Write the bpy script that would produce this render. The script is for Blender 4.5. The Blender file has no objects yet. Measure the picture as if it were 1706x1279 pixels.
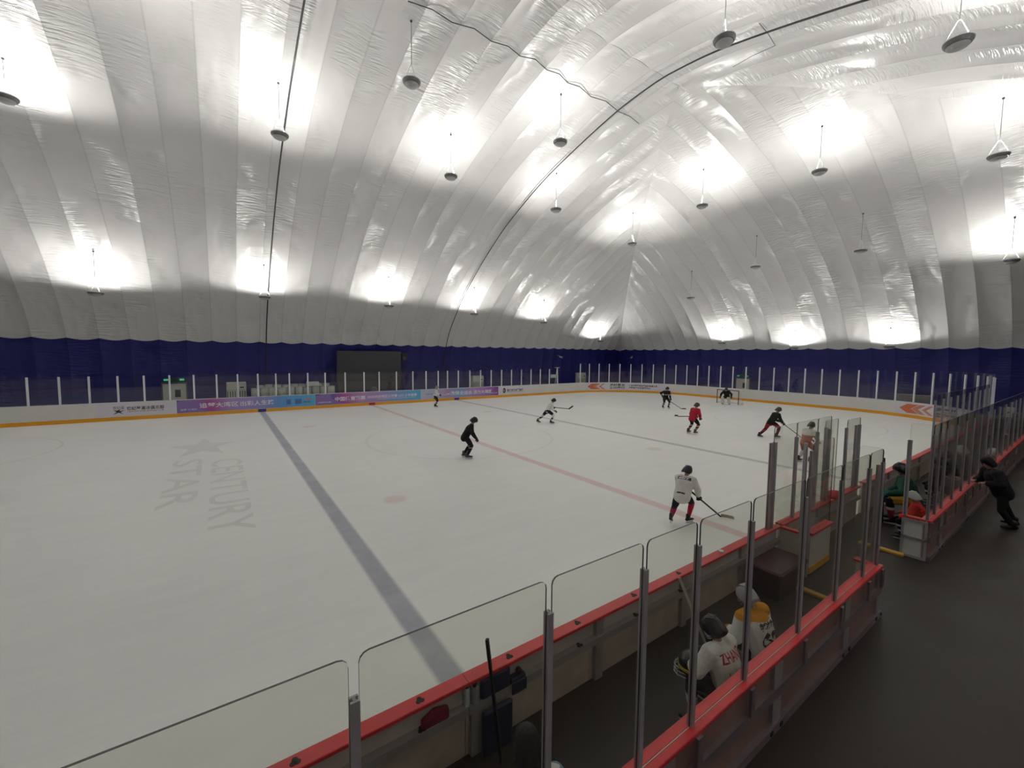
import bpy, bmesh, math, random
from math import sin, cos, pi, radians, sqrt
from mathutils import Vector, Matrix, Quaternion
random.seed(7)
SC = bpy.context.scene
COL = SC.collection
V = Vector

# ------------------------------------------------------------------ camera
CAMP = V((-9.7913, -3.2532, 4.1107)); YAW, PIT, ROL, FPX = 0.96062, -0.07041, 0.00928, 696.33
fw = V((cos(YAW)*cos(PIT), sin(YAW)*cos(PIT), sin(PIT)))
rt = V((sin(YAW), -cos(YAW), 0)); up = rt.cross(fw)
rt2 = rt*cos(ROL)+up*sin(ROL); up2 = up*cos(ROL)-rt*sin(ROL)
cd = bpy.data.cameras.new('camera'); cam = bpy.data.objects.new('camera', cd); COL.objects.link(cam)
cd.sensor_fit = 'HORIZONTAL'; cd.sensor_width = 36; cd.lens = FPX/1706*36; cd.clip_end = 300; cd.clip_start = 0.05
cam.matrix_world = Matrix(((rt2.x, up2.x, -fw.x, CAMP.x), (rt2.y, up2.y, -fw.y, CAMP.y), (rt2.z, up2.z, -fw.z, CAMP.z), (0, 0, 0, 1)))
SC.camera = cam
# ------------------------------------------------------------------ world, exposure
w = bpy.data.worlds.new('world'); SC.world = w; w.use_nodes = True
w.node_tree.nodes['Background'].inputs[0].default_value = (0.5, 0.55, 0.6, 1)
w.node_tree.nodes['Background'].inputs[1].default_value = 0.0
vs = SC.view_settings; vs.view_transform = 'Standard'; vs.look = 'None'; vs.gamma = 1.0; vs.exposure = 0.0
try: vs.use_curve_mapping = False
except Exception: pass
SC.cycles.max_bounces = 10; SC.cycles.diffuse_bounces = 5; SC.cycles.glossy_bounces = 4
SC.cycles.transparent_max_bounces = 40; SC.cycles.use_denoising = True
SC.cycles.sample_clamp_indirect = 6.0; SC.cycles.denoising_prefilter = 'ACCURATE'
LAMP_W = 410.0            # each lit uplight
LAMP_COL = (1.0, 0.975, 0.93)

# ------------------------------------------------------------------ node helpers
def N(nt, typ, **kw):
    n = nt.nodes.new(typ)
    for k, v in kw.items():
        if k == 'ins':
            for a, b in v.items():
                if isinstance(b, bpy.types.NodeSocket): nt.links.new(b, n.inputs[a])
                else: n.inputs[a].default_value = b
        else: setattr(n, k, v)
    return n
def M(nt, op, a, b=None, c=None, clamp=False):
    n = nt.nodes.new('ShaderNodeMath'); n.operation = op; n.use_clamp = clamp
    for i, x in enumerate((a, b, c)):
        if x is None: continue
        if isinstance(x, bpy.types.NodeSocket): nt.links.new(x, n.inputs[i])
        else: n.inputs[i].default_value = x
    return n.outputs[0]
def mixc(nt, f, a, b):
    n = nt.nodes.new('ShaderNodeMix'); n.data_type = 'RGBA'
    for s, x in ((n.inputs[0], f), (n.inputs[6], a), (n.inputs[7], b)):
        if isinstance(x, bpy.types.NodeSocket): nt.links.new(x, s)
        else: s.default_value = x if not isinstance(x, tuple) else (tuple(x)+(1,))[:4]
    return n.outputs[2]
def smooth(nt, x, a, b, lo=0.0, hi=1.0):
    n = nt.nodes.new('ShaderNodeMapRange'); n.interpolation_type = 'SMOOTHSTEP'
    nt.links.new(x, n.inputs[0])
    for i, v in zip((1, 2, 3, 4), (a, b, lo, hi)): n.inputs[i].default_value = v
    return n.outputs[0]
MATS = {}
def newmat(name):
    m = bpy.data.materials.new(name); m.use_nodes = True; nt = m.node_tree
    return m, nt, nt.nodes['Principled BSDF']
def mat(name, col, rough=0.5, metal=0.0, spec=0.5, noise=0.0, nscale=6.0, bump=0.0, bscale=40.0, emit=None):
    if name in MATS: return MATS[name]
    m, nt, b = newmat(name)
    b.inputs['Roughness'].default_value = rough; b.inputs['Metallic'].default_value = metal
    b.inputs['Specular IOR Level'].default_value = spec
    b.inputs['Base Color'].default_value = tuple(col)+(1,)
    tc = None
    if noise or bump: tc = N(nt, 'ShaderNodeTexCoord')
    if noise:
        n = N(nt, 'ShaderNodeTexNoise', ins={'Vector': tc.outputs['Object'], 'Scale': nscale, 'Detail': 4.0})
        k = M(nt, 'MULTIPLY_ADD', n.outputs[0], 2*noise, 1-noise)
        vm = N(nt, 'ShaderNodeVectorMath', operation='SCALE', ins={0: tuple(col), 'Scale': k})
        nt.links.new(vm.outputs[0], b.inputs['Base Color'])
    if bump:
        n = N(nt, 'ShaderNodeTexNoise', ins={'Vector': tc.outputs['Object'], 'Scale': bscale, 'Detail': 3.0})
        bm = N(nt, 'ShaderNodeBump', ins={'Height': n.outputs[0], 'Strength': bump, 'Distance': 0.01})
        nt.links.new(bm.outputs[0], b.inputs['Normal'])
    if emit:
        b.inputs['Emission Color'].default_value = tuple(emit[:3])+(1,); b.inputs['Emission Strength'].default_value = emit[3]
    MATS[name] = m
    return m

# ------------------------------------------------------------------ mesh helpers
class MB:
    def __init__(self): self.v = []; self.f = []; self.m = []; self.uv = []
    def add(self, vs, fs, mi=0):
        o = len(self.v); self.v += [V(q) for q in vs]
        for f in fs: self.f.append([o+i for i in f]); self.m.append(mi)
        return self
    def box(self, a, b, mi=0):
        x0, y0, z0 = a; x1, y1, z1 = b
        return self.add([(x0,y0,z0),(x1,y0,z0),(x1,y1,z0),(x0,y1,z0),(x0,y0,z1),(x1,y0,z1),(x1,y1,z1),(x0,y1,z1)],
            [(0,3,2,1),(4,5,6,7),(0,1,5,4),(1,2,6,5),(2,3,7,6),(3,0,4,7)], mi)
    def obox(self, c, ax, ay, az, mi=0):          # oriented box: centre and three half-axis vectors
        c, ax, ay, az = V(c), V(ax), V(ay), V(az)
        vs = [c+sx*ax+sy*ay+sz*az for sz in (-1,1) for sx, sy in ((-1,-1),(1,-1),(1,1),(-1,1))]
        return self.add(vs, [(0,3,2,1),(4,5,6,7),(0,1,5,4),(1,2,6,5),(2,3,7,6),(3,0,4,7)], mi)
    def bbox(self, a, b, r=0.02, mi=0):           # box with chamfered vertical and top edges
        x0, y0, z0 = a; x1, y1, z1 = b
        pl = [(x0+r,y0),(x1-r,y0),(x1,y0+r),(x1,y1-r),(x1-r,y1),(x0+r,y1),(x0,y1-r),(x0,y0+r)]
        cx, cy = (x0+x1)/2, (y0+y1)/2
        def ring(z, k): return [(cx+(x-cx)*(1-k/max(1e-6,(x1-x0)/2)), cy+(y-cy)*(1-k/max(1e-6,(y1-y0)/2)), z) for x, y in pl]
        vs = ring(z0, 0)+ring(z1-r, 0)+ring(z1, r)
        fs = [tuple(range(7,-1,-1)), tuple(range(16,24))]
        for k in (0, 8):
            for i in range(8): j = (i+1) % 8; fs.append((k+i, k+j, k+8+j, k+8+i))
        return self.add(vs, fs, mi)
    def rings(self, rs, mi=0, cap=True, closed=False):
        n = len(rs[0]); vs = [q for r in rs for q in r]; fs = []
        m = len(rs)
        for k in range(m if closed else m-1):
            for i in range(n):
                j = (i+1) % n; k2 = (k+1) % m
                fs.append((k*n+i, k*n+j, k2*n+j, k2*n+i))
        if cap and not closed:
            fs.append(tuple(range(n-1,-1,-1))); fs.append(tuple((m-1)*n+i for i in range(n)))
        return self.add(vs, fs, mi)
    def loft(self, pts, rad, lat=None, n=12, mi=0, round_ends=True):
        pts = [V(q) for q in pts]; rad = [(r, r) if not isinstance(r, tuple) else r for r in rad]
        rs = []; L = len(pts); prev = None
        def fr(i):
            t = (pts[min(i+1,L-1)]-pts[max(i-1,0)])
            if t.length < 1e-9: t = V((0,0,1))
            t.normalize(); return t
        def ring(p, t, a, b):
            nonlocal prev
            h = V(lat) if lat is not None else (prev if prev is not None else (V((0,0,1)) if abs(t.z) < .9 else V((1,0,0))))
            u = h-t*h.dot(t)
            if u.length < 1e-4: u = V((1,0,0))-t*t.x
            u.normalize(); prev = u; v = t.cross(u)
            return [p+u*a*cos(2*pi*k/n)+v*b*sin(2*pi*k/n) for k in range(n)]
        if round_ends:
            t = fr(0); a, b = rad[0]; e = min(a, b)
            for q in (0.95, 0.7, 0.35): 
                s = sqrt(1-q*q); rs.append(ring(pts[0]-t*e*q, t, a*s, b*s))
        for i in range(L): rs.append(ring(pts[i], fr(i), *rad[i]))
        if round_ends:
            t = fr(L-1); a, b = rad[-1]; e = min(a, b)
            for q in (0.35, 0.7, 0.95):
                s = sqrt(1-q*q); rs.append(ring(pts[-1]+t*e*q, t, a*s, b*s))
        return self.rings(rs, mi)
    def tube(self, pts, r, n=8, mi=0): return self.loft(pts, [r]*len(pts), n=n, mi=mi, round_ends=False)
    def ball(self, c, r, n=12, m=8, mi=0, rot=None):
        r = (r, r, r) if not isinstance(r, tuple) else r
        rs = []
        for k in range(m+1):
            ph = -pi/2+pi*(0.02+0.96*k/m)
            rg = []
            for i in range(n):
                q = V((r[0]*cos(ph)*cos(2*pi*i/n), r[1]*cos(ph)*sin(2*pi*i/n), r[2]*sin(ph)))
                if rot is not None: q = rot @ q
                rg.append(V(c)+q)
            rs.append(rg)
        return self.rings(rs, mi)
    def lathe(self, prof, c=(0,0,0), n=24, mi=0, cap=True):
        c = V(c); rs = [[c+V((r*cos(2*pi*i/n), r*sin(2*pi*i/n), z)) for i in range(n)] for r, z in prof]
        return self.rings(rs, mi, cap)
    def prism(self, poly, d, mi=0):               # planar polygon pushed along d
        n = len(poly); vs = [V(q) for q in poly]+[V(q)+V(d) for q in poly]
        fs = [tuple(range(n-1,-1,-1)), tuple(range(n,2*n))]+[(i,(i+1)%n,n+(i+1)%n,n+i) for i in range(n)]
        return self.add(vs, fs, mi)
    def build(self, name, mats, parent=None, loc=None, smooth=None):
        me = bpy.data.meshes.new(name); me.from_pydata([tuple(q) for q in self.v], [], self.f)
        if not isinstance(mats, (list, tuple)): mats = [mats]
        for m in mats: me.materials.append(m)
        if len(mats) > 1: me.polygons.foreach_set('material_index', self.m)
        bm = bmesh.new(); bm.from_mesh(me); bmesh.ops.recalc_face_normals(bm, faces=bm.faces); bm.to_mesh(me); bm.free()
        if smooth is not None:
            me.polygons.foreach_set('use_smooth', [True]*len(me.polygons)); me.set_sharp_from_angle(angle=radians(smooth))
        o = bpy.data.objects.new(name, me); COL.objects.link(o)
        if parent: o.parent = parent
        if loc is not None: o.location = loc
        return o
def tag(o, label=None, cat=None, group=None, kind=None):
    if label: o['label'] = label
    if cat: o['category'] = cat
    if group: o['group'] = group
    if kind: o['kind'] = kind
    return o
def empty(name, loc=(0,0,0), rz=0.0):
    o = bpy.data.objects.new(name, None); COL.objects.link(o); o.location = loc; o.rotation_euler = (0,0,rz); o.empty_display_size = .2
    return o
def copy_thing(o, loc=None, parent=None):
    c = o.copy(); COL.objects.link(c)
    if parent: c.parent = parent
    if loc is not None: c.location = loc
    for ch in list(o.children): copy_thing(ch, None, c)
    return c
def text_mesh(body, size, m, name, parent, mw, align='LEFT', depth=0.002, bold=0.0, width=None):
    c = bpy.data.curves.new('t', 'FONT'); c.body = body; c.size = size; c.align_x = align; c.extrude = depth; c.offset = bold; c.resolution_u = 3
    t = bpy.data.objects.new('t', c); COL.objects.link(t)
    bpy.context.view_layer.update()
    me = bpy.data.meshes.new_from_object(t.evaluated_get(bpy.context.evaluated_depsgraph_get()))
    bpy.data.objects.remove(t); bpy.data.curves.remove(c)
    me.name = name; me.materials.clear(); me.materials.append(m)
    if width and len(me.vertices):
        xs = [v.co.x for v in me.vertices]; k = width/max(1e-6, max(xs)-min(xs))
        x0 = min(xs)
        for v in me.vertices: v.co.x = (v.co.x-x0)*k
    o = bpy.data.objects.new(name, me); COL.objects.link(o)
    if parent: o.parent = parent
    o.matrix_local = mw
    return o
def frame(o, x, y, z=None):                        # matrix from origin and two axes
    x = V(x).normalized(); y = V(y).normalized(); z = x.cross(y)
    return Matrix(((x.x,y.x,z.x,o[0]),(x.y,y.y,z.y,o[1]),(x.z,y.z,z.z,o[2]),(0,0,0,1)))

# ------------------------------------------------------------------ materials
def membrane(name, col, rough, big):
    m, nt, b = newmat(name)
    uv = N(nt, 'ShaderNodeUVMap'); sp = N(nt, 'ShaderNodeSeparateXYZ', ins={0: uv.outputs[0]})
    u, s = sp.outputs[0], sp.outputs[1]
    def vec(a, c, off=0.0):
        return N(nt, 'ShaderNodeCombineXYZ', ins={0: M(nt, 'MULTIPLY', u, a), 1: M(nt, 'MULTIPLY', s, c), 2: off}).outputs[0]
    mask = N(nt, 'ShaderNodeTexNoise', ins={'Vector': vec(.55, .28, 3.1), 'Scale': 1.0, 'Detail': 2.0}).outputs[0]
    mask = smooth(nt, mask, .43, .62)
    wr = N(nt, 'ShaderNodeTexNoise', ins={'Vector': vec(1.1, 8.0), 'Scale': 1.0, 'Detail': 2.5, 'Distortion': .6}).outputs[0]
    wr2 = N(nt, 'ShaderNodeTexNoise', ins={'Vector': vec(2.2, 15.0, 7.7), 'Scale': 1.0, 'Detail': 1.5, 'Distortion': .4}).outputs[0]
    soft = N(nt, 'ShaderNodeTexNoise', ins={'Vector': vec(.5, .5, 1.3), 'Scale': 1.0, 'Detail': 2.0}).outputs[0]
    h = M(nt, 'MULTIPLY', M(nt, 'ADD', wr, M(nt, 'MULTIPLY', wr2, .5)), M(nt, 'MULTIPLY_ADD', mask, .94, .06))
    h = M(nt, 'ADD', M(nt, 'MULTIPLY', h, .14), M(nt, 'MULTIPLY', soft, .12))
    bp = N(nt, 'ShaderNodeBump', ins={'Height': h, 'Strength': big, 'Distance': 1.0})
    nt.links.new(bp.outputs[0], b.inputs['Normal'])
    # welded seam tape every panel width
    fr = M(nt, 'FRACT', M(nt, 'DIVIDE', u, SEAM)); dd = M(nt, 'MINIMUM', fr, M(nt, 'SUBTRACT', 1.0, fr))
    seam = smooth(nt, dd, .012, .03, 1.0, 0.0)
    dirt = N(nt, 'ShaderNodeTexNoise', ins={'Vector': vec(.9, .35, 9.0), 'Scale': 1.0, 'Detail': 4.0}).outputs[0]
    k = M(nt, 'MULTIPLY_ADD', dirt, .10, .95)
    base = N(nt, 'ShaderNodeVectorMath', operation='SCALE', ins={0: col, 'Scale': k}).outputs[0]
    c2 = mixc(nt, M(nt, 'MULTIPLY', seam, .25), base, tuple(x*.55 for x in col))
    nt.links.new(c2, b.inputs['Base Color'])
    b.inputs['Roughness'].default_value = rough; b.inputs['Specular IOR Level'].default_value = .5
    return m
# dome dimensions
SEAM = 48/33.0
XE = 46*SEAM/2; YF, YN = 34.0, -14.0
mem_white = membrane('white_vinyl_membrane', (.725, .72, .715), .30, .6)
mem_blue = membrane('navy_vinyl_membrane', (.011, .013, .15), .5, .5)

def ice_material():
    m, nt, b = newmat('rink_ice')
    tc = N(nt, 'ShaderNodeTexCoord'); sp = N(nt, 'ShaderNodeSeparateXYZ', ins={0: tc.outputs['Object']})
    x, y = sp.outputs[0], sp.outputs[1]
    def line(c, w, s=.10): return smooth(nt, M(nt, 'ABSOLUTE', M(nt, 'SUBTRACT', x, c)), w/2-s/2, w/2+s/2, 1.0, 0.0)
    def dist(cx, cy): return M(nt, 'SQRT', M(nt, 'ADD', M(nt, 'POWER', M(nt, 'SUBTRACT', x, cx), 2.0), M(nt, 'POWER', M(nt, 'SUBTRACT', y, cy), 2.0)))
    def ringc(cx, cy, r, w=.06): return smooth(nt, M(nt, 'ABSOLUTE', M(nt, 'SUBTRACT', dist(cx, cy), r)), w*.5, w, 1.0, 0.0)
    def spot(cx, cy, r): return smooth(nt, dist(cx, cy), r-.12, r+.12, 1.0, 0.0)
    def mx(l):
        a = l[0]
        for q in l[1:]: a = M(nt, 'MAXIMUM', a, q)
        return a
    frost = N(nt, 'ShaderNodeTexNoise', ins={'Vector': tc.outputs['Object'], 'Scale': 1.3, 'Detail': 6.0, 'Roughness': .7}).outputs[0]
    fk = M(nt, 'MULTIPLY_ADD', frost, .9, .55, clamp=False)
    blue = M(nt, 'MAXIMUM', line(-7.5, .34), M(nt, 'MULTIPLY', line(7.5, .34), .7))
    cblue = ringc(0, 15.1, 4.5, .08)
    red = M(nt, 'MAXIMUM', line(0, .34), M(nt, 'MULTIPLY', mx([spot(-5.85, 8.1, .32), spot(-5.85, 22.1, .32), spot(5.85, 8.1, .32), spot(5.85, 22.1, .32)]), .6))
    thin = mx([line(26.3, .06, .06), line(-26.3, .06, .06), ringc(20, 8.1, 4.5), ringc(20, 22.1, 4.5), ringc(-20, 8.1, 4.5), ringc(-20, 22.1, 4.5)])
    mp = N(nt, 'ShaderNodeMapping', ins={'Vector': tc.outputs['Object'], 'Rotation': (0, 0, .5), 'Scale': (.35, 2.4, 1)})
    scr = N(nt, 'ShaderNodeTexNoise', ins={'Vector': mp.outputs[0], 'Scale': 1.0, 'Detail': 8.0, 'Roughness': .62, 'Distortion': 1.2}).outputs[0]
    big = N(nt, 'ShaderNodeTexNoise', ins={'Vector': tc.outputs['Object'], 'Scale': .22, 'Detail': 3.0}).outputs[0]
    k = M(nt, 'ADD', M(nt, 'MULTIPLY_ADD', scr, .12, .90), M(nt, 'MULTIPLY_ADD', big, .10, -.05))
    base = N(nt, 'ShaderNodeVectorMath', operation='SCALE', ins={0: (.95, .955, .925), 'Scale': k}).outputs[0]
    c = mixc(nt, M(nt, 'MULTIPLY', M(nt, 'MULTIPLY', blue, fk), .62, clamp=True), base, (.16, .175, .27))
    c = mixc(nt, M(nt, 'MULTIPLY', M(nt, 'MULTIPLY', red, fk), .36, clamp=True), c, (.62, .16, .17))
    c = mixc(nt, M(nt, 'MULTIPLY', cblue, .10), c, (.2, .25, .4))
    c = mixc(nt, M(nt, 'MULTIPLY', thin, .16), c, (.6, .2, .2))
    nt.links.new(c, b.inputs['Base Color'])
    b.inputs['Roughness'].default_value = .42; b.inputs['Specular IOR Level'].default_value = .3
    fine = N(nt, 'ShaderNodeTexNoise', ins={'Vector': tc.outputs['Object'], 'Scale': 22.0, 'Detail': 5.0}).outputs[0]
    bp = N(nt, 'ShaderNodeBump', ins={'Height': M(nt, 'ADD', fine, scr), 'Strength': .25, 'Distance': .01})
    nt.links.new(bp.outputs[0], b.inputs['Normal'])
    return m
def glass_material(name, tint, edge=False):
    m = bpy.data.materials.new(name); m.use_nodes = True; nt = m.node_tree; nt.nodes.clear()
    out = N(nt, 'ShaderNodeOutputMaterial')
    tr = N(nt, 'ShaderNodeBsdfTransparent', ins={0: tuple(tint)+(1,)})
    gl = N(nt, 'ShaderNodeBsdfGlossy', ins={0: (1, 1, 1, 1), 'Roughness': .04})
    ge = N(nt, 'ShaderNodeNewGeometry'); dt = N(nt, 'ShaderNodeVectorMath', operation='DOT_PRODUCT', ins={0: ge.outputs['Normal'], 1: ge.outputs['Incoming']})
    c = M(nt, 'SUBTRACT', 1.0, M(nt, 'ABSOLUTE', dt.outputs['Value']), clamp=True)
    k = M(nt, 'MULTIPLY', M(nt, 'MULTIPLY_ADD', M(nt, 'POWER', c, 5.0), .94, .042), .85, clamp=True)
    mix = N(nt, 'ShaderNodeMixShader', ins={0: k, 1: tr.outputs[0], 2: gl.outputs[0]})
    nt.links.new(mix.outputs[0], out.inputs[0])
    return m
def floor_material():
    m, nt, b = newmat('rubber_floor')
    tc = N(nt, 'ShaderNodeTexCoord')
    n1 = N(nt, 'ShaderNodeTexNoise', ins={'Vector': tc.outputs['Object'], 'Scale': .8, 'Detail': 5.0}).outputs[0]
    n2 = N(nt, 'ShaderNodeTexNoise', ins={'Vector': tc.outputs['Object'], 'Scale': 55.0, 'Detail': 3.0}).outputs[0]
    k = M(nt, 'ADD', M(nt, 'MULTIPLY_ADD', n1, .7, .55), M(nt, 'MULTIPLY_ADD', n2, .3, -.15))
    base = N(nt, 'ShaderNodeVectorMath', operation='SCALE', ins={0: (.041, .032, .024), 'Scale': k}).outputs[0]
    nt.links.new(base, b.inputs['Base Color'])
    nt.links.new(M(nt, 'MULTIPLY_ADD', n1, .3, .32), b.inputs['Roughness'])
    b.inputs['Specular IOR Level'].default_value = .35
    bp = N(nt, 'ShaderNodeBump', ins={'Height': n2, 'Strength': .35, 'Distance': .008}); nt.links.new(bp.outputs[0], b.inputs['Normal'])
    return m
ICE = ice_material(); FLOOR = floor_material()
GLASS = glass_material('clear_glass', (.972, .98, .955)); GEDGE = mat('glass_edge', (.035, .045, .038), .3)
FGLASS = glass_material('far_glass', (.975, .98, .975))
ALU = mat('aluminium', (.42, .42, .44), .42, .2)
ALU_W = mat('pale_aluminium', (.80, .81, .86), .45, .0)
ALU_D = mat('dull_aluminium', (.43, .39, .41), .40, .2, noise=.1, nscale=3)
RED = mat('red_cap_plastic', (.62, .035, .04), .36, noise=.10, nscale=8, bump=.1)
WHITEB = mat('white_board_plastic', (.72, .71, .69), .4, noise=.06, nscale=1.5)
YEL = mat('yellow_kickplate', (.78, .36, .015), .42, noise=.08)
BACK = mat('grey_back_panel', (.46, .39, .37), .6, noise=.22, nscale=2.5, bump=.2)
BACKY = mat('stained_back_panel', (.43, .355, .30), .6, noise=.30, nscale=3.5, bump=.2)
STEEL = mat('grey_steel_frame', (.33, .30, .29), .45, .2, noise=.15, nscale=4)
BROWN = mat('brownish_outer_panel', (.27, .165, .135), .55, noise=.2, nscale=2.5)
OUTRAIL = mat('mauve_steel_rail', (.22, .17, .17), .45, .2, noise=.15)
CREAM = mat('cream_panel', (.60, .56, .50), .5, noise=.08)
BLACK = mat('black_plastic', (.012, .012, .013), .4)
DKGREY = mat('dark_grey', (.06, .062, .068), .5)
WHITE = mat('white_paint', (.75, .75, .74), .4)
TXW = mat('white_print', (.80, .79, .84), .5); TXK = mat('black_print', (.02, .02, .024), .5)

# ------------------------------------------------------------------ the air dome
FZ = 0.30
PR = [(0,0),(.02,2.0),(.06,3.2),(.2,4.1),(.55,5.0),(1.3,6.3),(2.6,7.8),(4,9.2),(6.6,11.2),(8.8,12.65),(11,13.9),(14.5,15.4),(17.4,16.3),(21.2,17.2),(24,17.5)]
def _prof():
    pts = [V((a, c, 0)) for a, c in PR]; out = []
    for i in range(len(pts)-1):                    # Catmull-Rom through the measured section
        p0, p1, p2, p3 = pts[max(i-1,0)], pts[i], pts[i+1], pts[min(i+2,len(pts)-1)]
        for k in range(12):
            t = k/12
            q = .5*((2*p1)+(p2-p0)*t+(2*p0-5*p1+4*p2-p3)*t*t+(3*p1-p0-3*p2+p3)*t**3)
            out.append((q.x, q.y))
    out.append((24.0, 17.5)); return out
PROF = _prof(); ARC = [0.0]
for a, c in zip(PROF[:-1], PROF[1:]): ARC.append(ARC[-1]+math.hypot(c[0]-a[0], c[1]-a[1]))
def at_arc(s):
    if s <= 0: return PROF[0], (0.0, 1.0)
    lo, hi = 0, len(ARC)-1
    s = min(s, ARC[-1]-1e-6)
    while hi-lo > 1:
        m = (lo+hi)//2
        if ARC[m] <= s: lo = m
        else: hi = m
    t = (s-ARC[lo])/(ARC[hi]-ARC[lo]); a, c = PROF[lo], PROF[hi]
    L = ARC[hi]-ARC[lo]
    return (a[0]+(c[0]-a[0])*t, a[1]+(c[1]-a[1])*t), ((c[0]-a[0])/L, (c[1]-a[1])/L)
def arc_of_d(d):
    if d >= 24: return ARC[-1]
    for i in range(len(PROF)-1):
        if PROF[i+1][0] >= d:
            a, c = PROF[i][0], PROF[i+1][0]
            return ARC[i]+(ARC[i+1]-ARC[i])*((d-a)/(c-a) if c > a else 0)
    return ARC[-1]
S_BLUE = arc_of_d(.5)
def roof_z(x, y):
    d = min(XE-abs(x), YF-y, y-YN); return at_arc(arc_of_d(max(0, d)))[0][1]
SUB = 8
def side_sheets(side):
    L = 2*XE if side in ('far', 'near') else YF-YN
    npan = round(L/SEAM); cols = npan*SUB+1
    def world(u, d, z):
        if side == 'far': return V((XE-u, YF-d, z))
        if side == 'near': return V((XE-u, YN+d, z))
        if side == 'right': return V((XE-d, YF-u, z))
        return V((-XE+d, YF-u, z))
    def sheet(s0f, s1f, rows):
        vs, fs, uvs = [], [], []
        for c in range(cols):
            u = L*c/(cols-1); f = (c % SUB)/SUB
            dmax = min(24.0, u, L-u); smax = arc_of_d(dmax) if dmax > 0 else 0.0
            fullarch = dmax >= 24.0
            a, e = s0f(f, smax), s1f(f, smax)
            for r in range(rows+1):
                s = a+(e-a)*r/rows
                (d, z), (td, tz) = at_arc(s)
                amp = .088*(1-(2*f-1)**2)*min(1.0, s/1.2)
                if not fullarch:
                    t = max(0, min(1, (smax-s)/1.0)); amp *= t*t*(3-2*t)
                vs.append(world(u, d-tz*amp, z+td*amp)); uvs.append((u, s))
        R = rows+1
        for c in range(cols-1):
            for r in range(rows): fs.append((c*R+r, (c+1)*R+r, (c+1)*R+r+1, c*R+r+1))
        return vs, fs, uvs
    sb = lambda f, smax: min(S_BLUE-.17*sin(pi*f), smax)
    return sheet(lambda f, m: 0.0, sb, 8), sheet(sb, lambda f, m: m, 64)
def sheet_obj(name, parts, m):
    vs, fs, uvs = [], [], []
    for a, b_, c in parts:
        o = len(vs); vs += a; uvs += c; fs += [tuple(o+i for i in f) for f in b_]
    me = bpy.data.meshes.new(name); me.from_pydata([tuple(q) for q in vs], [], fs); me.materials.append(m)
    lay = me.uv_layers.new(name='UVMap')
    for l in me.loops: lay.data[l.index].uv = uvs[l.vertex_index]
    me.polygons.foreach_set('use_smooth', [True]*len(me.polygons)); me.set_sharp_from_angle(angle=radians(14))
    o = bpy.data.objects.new(name, me); COL.objects.link(o); return o
tops = []
for side in ('far', 'right', 'near', 'left'):
    lo, hi = side_sheets(side); tops.append(hi)
    tag(sheet_obj('wall_'+side, [lo], mem_blue), 'navy blue lower band of the air dome, %s side' % side, 'wall', kind='structure')
tag(sheet_obj('ceiling', tops, mem_white), 'white ribbed membrane of the air dome overhead', 'ceiling', kind='structure')

# ------------------------------------------------------------------ floor and ice
RX, RY0, RY1, RR = 30.3, 0.1, 30.1, 8.5
NSEG = 40
def outline(off=0.0, seg=NSEG):
    pts = []; r = RR+off
    for cx, cy, a0 in ((RX-RR, RY1-RR, 0), (-RX+RR, RY1-RR, 90), (-RX+RR, RY0+RR, 180), (RX-RR, RY0+RR, 270)):
        for k in range(seg+1):
            a = radians(a0+90*k/seg); pts.append((cx+r*cos(a), cy+r*sin(a)))
    return pts
mb = MB(); o1 = outline(.02)
mb.prism([(x, y, -.12) for x, y in o1], (0,0,.12)); tag(mb.build('ice', ICE), 'white ice sheet of the rink', 'ice', kind='structure')
mb = MB(); o0 = outline(.03); o1 = []; outr = []
for a, c in zip(o0, o0[1:]+o0[:1]):                # short steps along the straights too
    k = max(1, int(math.hypot(c[0]-a[0], c[1]-a[1])/1.0))
    o1 += [(a[0]+(c[0]-a[0])*i/k, a[1]+(c[1]-a[1])*i/k) for i in range(k)]
cxr, cyr = 0.0, 10.0
for x, y in o1:
    dx, dy = x-cxr, y-cyr
    t = min((XE-.02-0)/abs(dx) if abs(dx) > 1e-6 else 1e9, ((YF-.02-cyr) if dy > 0 else (cyr-YN-.02))/abs(dy) if abs(dy) > 1e-6 else 1e9)
    outr.append((cxr+dx*t, cyr+dy*t))
n = len(o1); vs = [(x, y, FZ) for x, y in o1]+[(x, y, FZ) for x, y in outr]+[(x, y, -.12) for x, y in o1]
fs = [(i, (i+1) % n, n+(i+1) % n, n+i) for i in range(n)]+[(i, (i+1) % n, 2*n+(i+1) % n, 2*n+i) for i in range(n)]
# the four floor corners
mb.add(vs, fs)
for i in range(n):
    a, c = outr[i], outr[(i+1) % n]
    va, vc = abs(abs(a[0])-XE+.02) < 1e-4, abs(abs(c[0])-XE+.02) < 1e-4
    if va != vc:
        x = a[0] if va else c[0]; y = c[1] if va else a[1]
        mb.add([(a[0], a[1], FZ), (c[0], c[1], FZ), (x, y, FZ)], [(0, 1, 2)])
tag(mb.build('floor', FLOOR), 'dark rubber floor around the rink', 'floor', kind='structure')
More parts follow.
